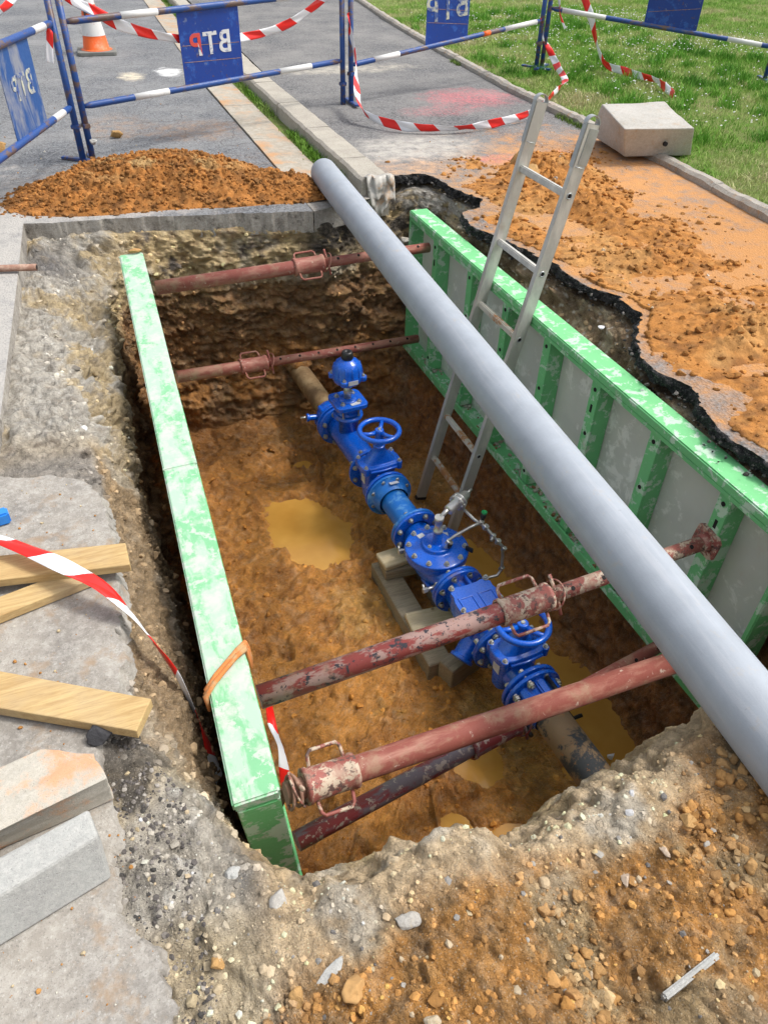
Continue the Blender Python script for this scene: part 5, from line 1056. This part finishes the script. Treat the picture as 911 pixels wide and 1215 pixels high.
# strainer
st = part('strainer'); st.location = (0, -.855, AZ)
m = MB(); flange(m, .199, z=0); flange(m, -.199, z=0)
m.lathe([(-.2, .086), (-.15, .082), (-.1, .10), (0, .112), (.1, .10), (.15, .084), (.2, .086)], (0, 0, 0), (0, 1, 0), 40)
out = []
for t in np.linspace(0, 2*PI, 96, endpoint=False):
    a, b = .118, .135; p = 5; x = a*math.copysign(abs(math.cos(t))**(2/p), math.cos(t)); y = b*math.copysign(abs(math.sin(t))**(2/p), math.sin(t)); s = 1+.035*math.cos(10*t); out.append((x*s, y*s))
m.prism(out, .088, .112, mat=Matrix.Rotation(math.radians(6), 4, 'X')); m.prism([(x*.94, y*.94) for x, y in out], .02, .088, mat=Matrix.Rotation(math.radians(6), 4, 'X'))
for sx in (-1, 1):
    T = Matrix.Rotation(math.radians(6), 4, 'X')
    for (a0, a1, b0, b1) in ((.012, .098, -.068, -.056), (.012, .098, .056, .068), (.012, .024, -.056, .056), (.086, .098, -.056, .056)):
        x0, x1 = sorted((sx*a0, sx*a1)); m.prism([(x0, b0), (x1, b0), (x1, b1), (x0, b1)], .108, .117, mat=T)
m.lathe([(0, .058), (.16, .052), (.162, .062), (.18, .062), (.185, .03)], (-.02, -.06, -.02), (-.75, -.35, -.55), 32)
m.box((.02, .16, .10), (.014, .07, .03), None, .004)
sb = m.build('strainer_body', 'blue', st, bevel=.0025)
for x, y in ((-.098, .12), (.098, .12), (-.105, -.02), (.105, -.02), (-.098, -.12), (.098, -.12)): bolt(st, (x, y, .113+y*.105), (0, 0, 1), .95)
for k in range(8):
    a = 2*PI*(k+.5)/8; bolt(st, (.118*math.cos(a), .187, .118*math.sin(a)), (0, -1, 0), 1.); bolt(st, (.118*math.cos(a), -.187, .118*math.sin(a)), (0, 1, 0), 1.)
# near coupling
cn = part('pipe_coupling'); cn.location = (0, -1.352, AZ)
m = MB(); flange(m, 0, z=0, r_in=.10); m.lathe([(.008, .118), (.014, .104), (.06, .100), (.09, .104), (.095, .112), (.118, .112), (.122, .09), (.15, .084)], (0, 0, 0), (0, -1, 0), 48, caps=False)
for k in range(8):
    a = 2*PI*(k+0)/8; m.box((math.cos(a)*.108, -.055, math.sin(a)*.108), (.020, .09, .045), Matrix.Rotation(-a, 3, 'Y'), .008)
m.build('coupling_body', 'blue', cn, bevel=.003)
for k in range(8):
    a = 2*PI*(k+.5)/8
    if k % 3 == 1:
        m = MB(); m.cyl((.118*math.cos(a), -.01, .118*math.sin(a)), (.118*math.cos(a), -.17, .118*math.sin(a)), .010, 12); m.build('threaded_rod', 'black', cn)
    else: bolt(cn, (.118*math.cos(a), -.022, .118*math.sin(a)), (0, -1, 0), 1.2)
m = MB(); m.cyl((.05, -.16, -.06), (.16, -.17, -.045), .009, 10); m.build('threaded_rod', 'black', cn)

# ------------------------------------------------------------------ barriers
LET = {}
def letters(parent, txt, size, x, z, mats, mirror=True, y=-.004, stencil=True, name='lettering'):
    """stencil lettering as real flat geometry; mirrored, as the panels hang back to front"""
    cu = bpy.data.curves.new('t', 'FONT'); cu.body = txt; cu.size = size; cu.extrude = .0008; cu.offset = .004; cu.space_character = 1.12; cu.align_x = 'CENTER'
    o = bpy.data.objects.new('t', cu); COL.objects.link(o); dg = bpy.context.evaluated_depsgraph_get(); me = bpy.data.meshes.new_from_object(o.evaluated_get(dg)); bpy.data.objects.remove(o)
    for v in me.vertices:
        if mirror: v.co.x *= -1
    if mirror: me.flip_normals()
    me.materials.clear()
    for k in mats: me.materials.append(M[k])
    if len(mats) > 1:
        xs = [v.co.x for v in me.vertices]; lo, hi = min(xs), max(xs)
        for p in me.polygons:
            u = (p.center.x-lo)/(hi-lo); p.material_index = 1 if u < .27 and p.center.z < 9 and p.center.y > size*.22 else 0
    q = bpy.data.objects.new(name, me); COL.objects.link(q); q.parent = parent; q.rotation_euler = (PI/2, 0, 0); q.location = (x, y, z); return q
def barrier(A, B, zs, post_h, label, sign, signmat='bblue2', lett=None, feet=True, lean=0., side=-1):
    """A, B: post feet (x,y,z); zs: rail heights above the foot line, ((A low, A high), (B low, B high))"""
    A, B = Vector(A), Vector(B); d = Vector((B.x-A.x, B.y-A.y, 0)); L = d.length; ang = math.atan2(d.y, d.x)
    r = empty('crowd_barrier', A, label, 'barrier', 'blue and white tubular site barriers', rot=(0, 0, ang)); dz = B.z-A.z
    for s, x in ((0, 0.), (1, L)):
        m = MB(); z0 = 0 if s == 0 else dz; m.tube([(x, 0, z0), (x, 0, z0+post_h)], .0235, 16); m.build('post', 'bblue', r)
        if feet:
            m = MB(); m.box((x, 0, z0+.012), (.045, .36, .018), Matrix.Rotation(.2 if s else -.3, 3, 'Z'), .004); m.build('foot', 'rust' if s and not sign.get('bluefoot') else 'bblue', r)
    for k in range(2):
        a = Vector((0.02, 0, zs[0][k])); b = Vector((L-.02, 0, zs[1][k])); m = MB(); Lr = (b-a).length; u = (b-a)/Lr
        m.lathe([(0, .014), (.05, .0225), (Lr-.05, .0225), (Lr, .014)], a, u, 18)
        ob = m.build('rail', 'bblue', r)
        for (t0, t1) in sign.get('bands', ((.17, .30), (.72, .86))):
            m = MB(); m.lathe([(0, .0233), ((t1-t0)*Lr, .0233)], a+u*(t0*Lr), u, 18); m.build('white_band', 'bwhite', ob)
        if sign.get('orange') and k == 0:
            m = MB(); m.lathe([(0, .0236), (.09, .0236)], a+u*(sign['orange']*Lr), u, 18); m.build('orange_band', 'orange', ob)
    x0, x1 = sign['x']; zl = lambda x, k: zs[0][k]+(zs[1][k]-zs[0][k])*x/L
    m = MB(); vs = []
    for yy in (-.0025, .0025): vs += [(x0, yy, zl(x0, 0)+.012), (x1, yy, zl(x1, 0)+.012), (x1, yy, zl(x1, 1)-.012), (x0, yy, zl(x0, 1)-.012)]
    m.add(vs, [(0, 1, 2, 3), (7, 6, 5, 4), (0, 4, 5, 1), (1, 5, 6, 2), (2, 6, 7, 3), (3, 7, 4, 0)]); sg = m.build('sign_panel', signmat, r)
    m = MB()
    for zf in (.16, .27):
        z_ = zl((x0+x1)/2, 0)+zf; m.box(((x0+x1)/2, -.0035, z_), ((x1-x0)*.95, .0010, .0035), Matrix.Rotation(math.atan2(zs[1][0]-zs[0][0], L), 3, 'Y'))
    m.build('weld_line', 'rust', sg)
    if lett:
        for (txt, sz, fx, z_, mats) in lett:
            q = letters(sg, txt, sz, x0+(x1-x0)*fx, z_, mats, mirror=side < 0, y=.0045*side); q.rotation_euler = (PI/2, -math.atan2(zs[1][0]-zs[0][0], L), 0)
    if sign.get('clamp', True):
        m = MB(); m.box((.0, 0, .24), (.05, .06, .03), None, .004); m.build('coupling_clip', 'bblue', r)
        if not sign.get('noclampB'): m = MB(); m.box((L, 0, dz+.24), (.05, .06, .03), None, .004); m.build('coupling_clip', 'bblue', r)
    return r
barrier((.082, 6.415, 0), (2.40, 7.375, 0), ((.365, .885), (.425, .94)), 1.08, 'middle barrier across the road with mirrored white letters on its sign', dict(x=(.88, 1.43), bands=((.165, .285), (.72, .86))), 'bblue2', [('BTP', .21, .50, .60, ('lettw', 'lettr'))])
barrier((2.475, 7.36, .08), (4.85, 8.10, .15), ((.31, .86), (.51, 1.0)), 1.1, 'barrier between footpath and lawn with a worn blue sign', dict(x=(.88, 1.42), bands=((.10, .22), (.78, .97)), orange=.66, bluefoot=True), 'bblue2', [('BTP', .30, .5, .60, ('letty',))])
barrier((4.93, 8.12, .15), (6.84, 6.83, .17), ((.545, 1.05), (.32, .86)), 1.2, 'barrier standing on the lawn at the right with a clean blue sign', dict(x=(.98, 1.51), bands=((.05, .25), (.80, .95)), bluefoot=True, noclampB=True), 'bblue2', [('BTP', .24, .5, .76, ('letty',))])
barrier((.012, 6.40, 0), (-.90, 3.93, 0), ((.37, .885), (.37, .885)), 1.08, 'left barrier cut by the frame edge with a scratched dusty sign', dict(x=(.50, 1.03), bands=((.06, .14), (.72, .86))), 'bblue3', [('BTP', .19, .46, .58, ('letty',))], side=1)

# ------------------------------------------------------------------ traffic cone
cn_ = empty('traffic_cone', (.46, 11.08, .0), 'orange and white traffic cone standing on the road behind the middle barrier', 'traffic cone', rot=(0, 0, -.05))
m = MB(); m.prism(rsq(.225, .04), 0, .042); m.build('base', 'rubber', cn_, bevel=.008)
cr = lambda z: .155-(z-.042)*.172
def cseg(nm, z0, z1, mat, e=0):
    m = MB(); m.lathe([(z0, cr(z0)+e), (z1, cr(z1)+e)], (0, 0, 0), (0, 0, 1), 40, caps=False); return m.build(nm, mat, cn_)
m = MB(); m.lathe([(.04, .19), (.05, .165), (.052, cr(.052))]+[(z, cr(z)) for z in (.2, .4, .6, .72)]+[(.72, .02)], (0, 0, 0), (0, 0, 1), 40); m.build('cone_body', 'orange', cn_)
cseg('white_band', .19, .345, 'cwhite', .002); cseg('white_band', .50, .60, 'cwhite', .002)
q = letters(cn_, 'BTP', .10, 0.02, .385, ('lettk',), mirror=False, y=-cr(.42)-.006, name='lettering'); q.rotation_euler = (PI/2-.17, 0, 0)

# ------------------------------------------------------------------ barrier tape
def tape(pts, wid, label, roll, seed=0, band=.165, sub=14, wob_=.004, fold=None, cat='barrier tape'):
    """ribbon along a smooth path; roll: list of angles of the width direction from vertical"""
    P = [Vector(p) for p in pts]; n = len(P); Q = []; Rl = []
    def cr_(p0, p1, p2, p3, t): return .5*((2*p1)+(p2-p0)*t+(2*p0-5*p1+4*p2-p3)*t*t+(3*p1-p0-3*p2+p3)*t**3)
    for i in range(n-1):
        p0, p1, p2, p3 = P[max(i-1, 0)], P[i], P[i+1], P[min(i+2, n-1)]
        for k in range(sub):
            t = k/sub; Q.append(cr_(p0, p1, p2, p3, t)); Rl.append(roll[i]*(1-t)+roll[i+1]*t)
    Q.append(P[-1]); Rl.append(roll[-1]); s = [0]
    for i in range(1, len(Q)): s.append(s[-1]+(Q[i]-Q[i-1]).length)
    K = 6; V = []; R_ = np.random.RandomState(seed); ph = R_.rand(4)*6
    for i, p in enumerate(Q):
        t = (Q[min(i+1, len(Q)-1)]-Q[max(i-1, 0)]).normalized(); up = Vector((0, 0, 1)); w0 = (up-t*up.dot(t)); w0 = w0.normalized() if w0.length > .05 else t.orthogonal().normalized(); b0 = t.cross(w0)
        a = Rl[i]+.35*math.sin(s[i]*6+ph[0]); wd = w0*math.cos(a)+b0*math.sin(a); nn = t.cross(wd)
        pinch = 1-.22*abs(math.sin(s[i]*4+ph[1]))
        for k in range(K+1):
            u = k/K-.5; V.append(p+wd*u*wid*max(.35, pinch)+nn*(wob_*math.sin(u*5+s[i]*14+ph[2])+wob_*.5*math.sin(u*9+s[i]*31+ph[3])))
    F = [(i*(K+1)+k, i*(K+1)+k+1, (i+1)*(K+1)+k+1, (i+1)*(K+1)+k) for i in range(len(Q)-1) for k in range(K)]
    bd = [(s[i]+(k/K)*wid*.9)/(2*band) for i in range(len(Q)) for k in range(K+1)]
    me = bpy.data.meshes.new('barrier_tape'); me.from_pydata([tuple(v) for v in V], [], F); me.materials.append(M['tape']); me.attributes.new('Band', 'FLOAT', 'POINT').data.foreach_set('value', bd); me.polygons.foreach_set('use_smooth', [True]*len(F))
    o = bpy.data.objects.new('barrier_tape', me); COL.objects.link(o); so_ = o.modifiers.new('s', 'SOLIDIFY'); so_.thickness = .0007
    return tag(o, label, cat, 'red and white barrier tapes')
T1 = [(.063, 6.44, 1.094), (.18, 6.49, .995), (.293, 6.537, .935), (.505, 6.625, .819), (.84, 6.764, .724), (1.145, 6.89, .682), (1.477, 7.029, .682), (1.795, 7.161, .721), (2.048, 7.265, .81), (2.221, 7.337, .889), (2.335, 7.385, .954)]
tape(T1, .078, 'tape sagging behind the middle barrier between its two posts', [.2, .1, .3, .1, 0, 0, 0, 0, .3, .5, .8], 1, sub=18)
T2 = [(2.46, 7.36, .78), (2.455, 7.33, .70), (2.47, 7.2, .42), (2.33, 6.75, .25), (2.36, 6.52, .15), (2.568, 6.251, .12), (2.825, 6.139, .115), (3.124, 6.114, .115), (3.49, 6.208, .12), (3.742, 6.297, .14), (4.055, 6.552, .17), (4.40, 6.88, .20), (4.66, 7.2, .20), (4.90, 7.75, .22), (4.98, 8.05, .30), (4.90, 8.12, .45), (4.84, 8.09, .62)]
tape(T2, .078, 'tape trailing over the footpath from post to post past the ladder top', [0, .3, .5, .6, .3, .4, .4, .4, .4, .2, .3, .5, .8, .8, .5, .4, 0], 2, sub=16)
T3 = [(5.20, 8.15, 1.10), (5.28, 8.10, .85), (5.40, 8.0, .58), (5.46, 7.9, .35), (5.50, 7.75, .22), (5.55, 7.45, .20), (5.57, 7.2, .20), (5.58, 6.98, .20), (5.50, 6.72, .19), (5.40, 6.45, .18)]
tape(T3, .078, 'loose tape end lying on the lawn behind the concrete block', [.2, .3, .1, .2, .3, .2, -.3, .2, -.2, .3], 3, sub=16)
T4 = [(-1.5, 2.5, .012), (-1.1, 2.30, .03), (-.80, 2.14, .09), (-.62, 2.07, .105), (-.481, 1.962, .10), (-.374, 1.857, .098), (-.286, 1.761, .092), (-.213, 1.683, .075), (-.156, 1.614, .03), (-.116, 1.571, -.05), (-.077, 1.532, -.15), (-.050, 1.492, -.26), (-.030, 1.441, -.36), (-.018, 1.389, -.45), (-.01, 1.34, -.55)]
tape(T4, .060, 'tape running over the timber planks and down beside the left shoring', [1.4, 1.4, 1.3, 1.25, 1.25, 1.2, 1.1, .9, .8, .6, .5, .4, .4, .4, .3], 4, sub=16, band=.15, wob_=.003)
tape([(.215, 1.66, -.60), (.212, 1.60, -.70), (.22, 1.50, -.72), (.215, 1.44, -.80), (.21, 1.42, -.92)], .05, 'short tape end hanging inside the left shoring below the blotchy strut', [.3, .6, .3, .7, .4], 5, wob_=.006)
tape([(-.02, 6.36, .90), (-.018, 6.35, .84), (-.04, 6.345, .75), (-.06, 6.34, .66)], .05, 'short torn tape tail knotted to the left post', [0, .4, .2, .5], 6, band=.16)
tape([(-.60, 9.05, .62), (-.40, 9.3, .66), (-.2, 9.6, .78), (.1, 10.0, .95)], .08, 'piece of tape crossing the top left corner of the photo', [0, 0, .1, 0], 7)
tape([(4.90, 8.08, 1.0), (4.99, 8.06, .78), (5.02, 8.05, .66), (5.10, 8.03, .52)], .035, 'narrow twisted tape tail hanging from the lawn post', [0, .8, 1.8, 2.4], 8, band=.16)

# ------------------------------------------------------------------ concrete block on the path edge
V = [Vector(p) for p in [(3.74, 5.56, .14), (3.86, 4.93, .10), (4.40, 4.83, .10), (4.62, 5.42, .14)]]
bm = bmesh.new(); lo = [(3.80, 5.50, .115), (3.94, 4.965, .10), (4.41, 4.86, .10), (4.62, 5.40, .13)]; hi = [(3.79, 5.37, .40), (3.70, 4.75, .385), (4.20, 4.70, .385), (4.43, 5.41, .40)]
# rebuilt as a squat tapered kerbstone: level top, sheer front, rear left chamfer
lo = [(3.96, 5.62, .12), (3.87, 5.00, .105), (4.40, 4.89, .105), (4.62, 5.50, .12)]; hi = [(3.93, 5.50, .365), (3.74, 4.90, .33), (4.27, 4.78, .33), (4.45, 5.40, .375)]
vs = [bm.verts.new(p) for p in lo+hi]
for fc in [(3, 2, 1, 0), (4, 5, 6, 7), (0, 1, 5, 4), (1, 2, 6, 5), (2, 3, 7, 6), (3, 0, 4, 7)]: bm.faces.new([vs[i] for i in fc])
bmesh.ops.subdivide_edges(bm, edges=bm.edges[:], cuts=14, use_grid_fill=True)
P_ = np.array([v.co for v in bm.verts]); dn = fbm(P_, 5, 5, 900); cen_ = P_.mean(0)
for v, d in zip(bm.verts, dn): v.co += (v.co-Vector(cen_)).normalized()*d*.012
bm.verts.ensure_lookup_table(); me = bpy.data.meshes.new('concrete_block'); bm.to_mesh(me); bm.free(); me.materials.append(M['block']); cb_ = bpy.data.objects.new('concrete_block', me); COL.objects.link(cb_)
b = cb_.modifiers.new('b', 'BEVEL'); b.width = .01; b.segments = 2; b.limit_method = 'ANGLE'; b.angle_limit = math.radians(40); tag(cb_, 'pale grey concrete block with a small hole, resting on the path edging', 'concrete block')
m = MB(); m.cyl((4.10, 4.865, .215), (4.099, 4.845, .216), .016, 16); o = m.build('lifting_hole', 'hole', cb_)

# ------------------------------------------------------------------ timber planks, kerb stones and odds on the left
def slab_pts(name, low, thick, mat, label, cat, bev=.003, rough_=0., seed=1, cuts=10):
    """low: four bottom corners (x,y,z); extruded up by thick"""
    bm = bmesh.new(); vs = [bm.verts.new(p) for p in low]+[bm.verts.new((p[0], p[1], p[2]+thick)) for p in low]
    for fc in [(3, 2, 1, 0), (4, 5, 6, 7), (0, 1, 5, 4), (1, 2, 6, 5), (2, 3, 7, 6), (3, 0, 4, 7)]: bm.faces.new([vs[i] for i in fc])
    if rough_:
        bmesh.ops.subdivide_edges(bm, edges=bm.edges[:], cuts=cuts, use_grid_fill=True); P_ = np.array([v.co for v in bm.verts]); dn = fbm(P_, 9, 5, seed, .6); d2 = fbm(P_, 30, 3, seed+4); c = Vector(P_.mean(0))
        for v, d, e in zip(bm.verts, dn, d2): v.co += Vector(((v.co.x-c.x)*.5, (v.co.y-c.y), (v.co.z-c.z)*2)).normalized()*(d*rough_+e*rough_*.4)
    bmesh.ops.recalc_face_normals(bm, faces=bm.faces[:]); me = bpy.data.meshes.new(name); bm.to_mesh(me); bm.free(); me.materials.append(M[mat]); o = bpy.data.objects.new(name, me); COL.objects.link(o)
    c = sum((Vector(p) for p in low), Vector())/4; o.location = c; me.transform(Matrix.Translation(-c))
    b = o.modifiers.new('b', 'BEVEL'); b.width = bev; b.segments = 2; b.limit_method = 'ANGLE'; b.angle_limit = math.radians(45); return tag(o, label, cat)
#  (pixel-measured footprints, true sizes)
slab_pts('timber_plank', [(-.90, 1.70, -.008), (-.27, 1.85, -.008), (-.24, 1.78, -.008), (-.90, 1.61, -.008)], .030, 'wood', 'lower timber plank half hidden under the other one', 'timber plank')
slab_pts('timber_plank', [(-.90, 2.02, .022), (-.128, 1.880, .020), (-.125, 1.775, .020), (-.90, 1.90, .022)], .030, 'wood', 'upper timber plank crossed by the tape', 'timber plank')
slab_pts('timber_plank', [(-.90, 1.745, .000), (-.128, 1.27, .000), (-.175, 1.185, .000), (-.92, 1.62, .000)], .034, 'wood', 'knotty timber plank slanting toward the trench below the tape', 'timber plank')
def hexa(name, lo, hi, mat, label, rough_, seed, cuts=12, bev=.006):
    bm = bmesh.new(); n = len(lo); vs = [bm.verts.new(p) for p in lo+hi]
    bm.faces.new(vs[:n][::-1]); bm.faces.new(vs[n:])
    for i in range(n): bm.faces.new([vs[i], vs[(i+1) % n], vs[n+(i+1) % n], vs[n+i]])
    bmesh.ops.triangulate(bm, faces=bm.faces[:]) if n > 4 else None
    bmesh.ops.subdivide_edges(bm, edges=bm.edges[:], cuts=cuts, use_grid_fill=True); P_ = np.array([v.co for v in bm.verts]); dn = fbm(P_, 9, 5, seed, .62); d2, _ = facet(P_, 22, seed+4); c = Vector(P_.mean(0))
    for v, d, e in zip(bm.verts, dn, d2): v.co += Vector(((v.co.x-c.x)*.3, (v.co.y-c.y), (v.co.z-c.z)*1.5)).normalized()*(d*rough_+e*rough_*.5)
    bmesh.ops.recalc_face_normals(bm, faces=bm.faces[:]); me = bpy.data.meshes.new(name); bm.to_mesh(me); bm.free(); me.materials.append(M[mat]); o = bpy.data.objects.new(name, me); COL.objects.link(o); me.transform(Matrix.Translation(-c)); o.location = c
    b = o.modifiers.new('b', 'BEVEL'); b.width = bev; b.segments = 2; b.limit_method = 'ANGLE'; b.angle_limit = math.radians(50); return tag(o, label, 'kerb stone')
hexa('broken_kerb_stone', [(-1.0, .93, -.008), (-.25, 1.045, -.008), (-.27, 1.12, -.008), (-.37, 1.165, -.008), (-1.0, 1.02, -.008)][:5], [(-1.0, .86, .11), (-.238, 1.036, .10), (-.268, 1.108, .10), (-.382, 1.160, .10), (-1.0, 1.03, .11)], 'slabtan', 'tan broken kerb stone with orange dirt on its top', .010, 3, 5, .004)
hexa('kerb_stone', [(-1.0, .655, -.008), (-.270, .858, -.008), (-.285, .955, -.008), (-1.0, .77, -.008)], [(-1.0, .668, .12), (-.268, .893, .12), (-.284, .962, .12), (-1.0, .775, .12)], 'slabgrey', 'smooth grey kerb stone lying in front of the tan one', .002, 5, 9, .010)
m = MB(); a, b = Vector((-.75, 4.42, .022)), Vector((-.352, 4.318, .026)); m.tube([a, a.lerp(b, .5), b], .018, 16); m.cyl(b, b+(b-a).normalized()*.001, .013, 14, 1)
tag(m.build('steel_tube', ['rust', 'hole']), 'short rusty steel tube poking in from the left over the saw cut', 'steel tube')
m = MB(); m.box((-.505, 2.19, .012), (.05, .045, .045), Matrix.Rotation(.2, 3, 'Z'), .006); tag(m.build('blue_plastic_piece', 'bluebit'), 'small bright blue plastic piece at the left edge on the concrete', 'plastic piece')
# cloth strip tied round the left shoring
loc_ = Mt.copy()
def Lc(x, y, z): return Mt @ Vector((x, y, z))
yy0 = 3.28-(1.50-1.06)
pts = [Lc(.135, yy0+.10, -.05), Lc(.134, yy0+.085, .004), Lc(.10, yy0+.05, .010), Lc(.06, yy0+.015, .011), Lc(.02, yy0-.02, .010), Lc(-.006, yy0-.04, .004), Lc(-.012, yy0-.045, -.03), Lc(-.014, yy0-.01, -.06)]
m = MB()
for k, (dy, dz) in enumerate(((0, 0), (.012, .003), (-.012, .002))): m.tube([p+Vector((dy*.3, dy, dz)) for p in pts], .008, 8, rr=[.004, .009, .008, .007, .008, .010, .007, .004])
tag(m.build('cloth_strip', 'rope'), 'twisted orange cloth strip tied over the pale green shoring rail', 'cloth strip')
# plastic film wrapped on the kerb end
V = []; F = []; nf_ = fbm(np.array([(i*.05, j*.05, 3.3) for i in range(20) for j in range(16)]), 6, 4, 77)
for i in range(20):
    for j in range(16):
        u, v = i/19, j/15; q_ = nf_[i*16+j]; x = 1.79+.20*u+.02*q_; y = 5.012-.035*v+.05*q_; z = .118-.20*v-.06*v*math.sin(u*5)+.03*q_
        if v < .25: y = 5.07-.25*v+.02*q_; z = .122+.016*q_
        V.append((x, y-.012, z))
for i in range(19):
    for j in range(15): F.append((i*16+j, (i+1)*16+j, (i+1)*16+j+1, i*16+j+1))
me = bpy.data.meshes.new('plastic_film'); me.from_pydata(V, [], F); me.materials.append(M['film']); me.polygons.foreach_set('use_smooth', [True]*len(F)); o = bpy.data.objects.new('plastic_film', me); COL.objects.link(o); o.modifiers.new('s', 'SOLIDIFY').thickness = .001
tag(o, 'crumpled cloudy plastic film over the cut end of the kerb', 'plastic film')
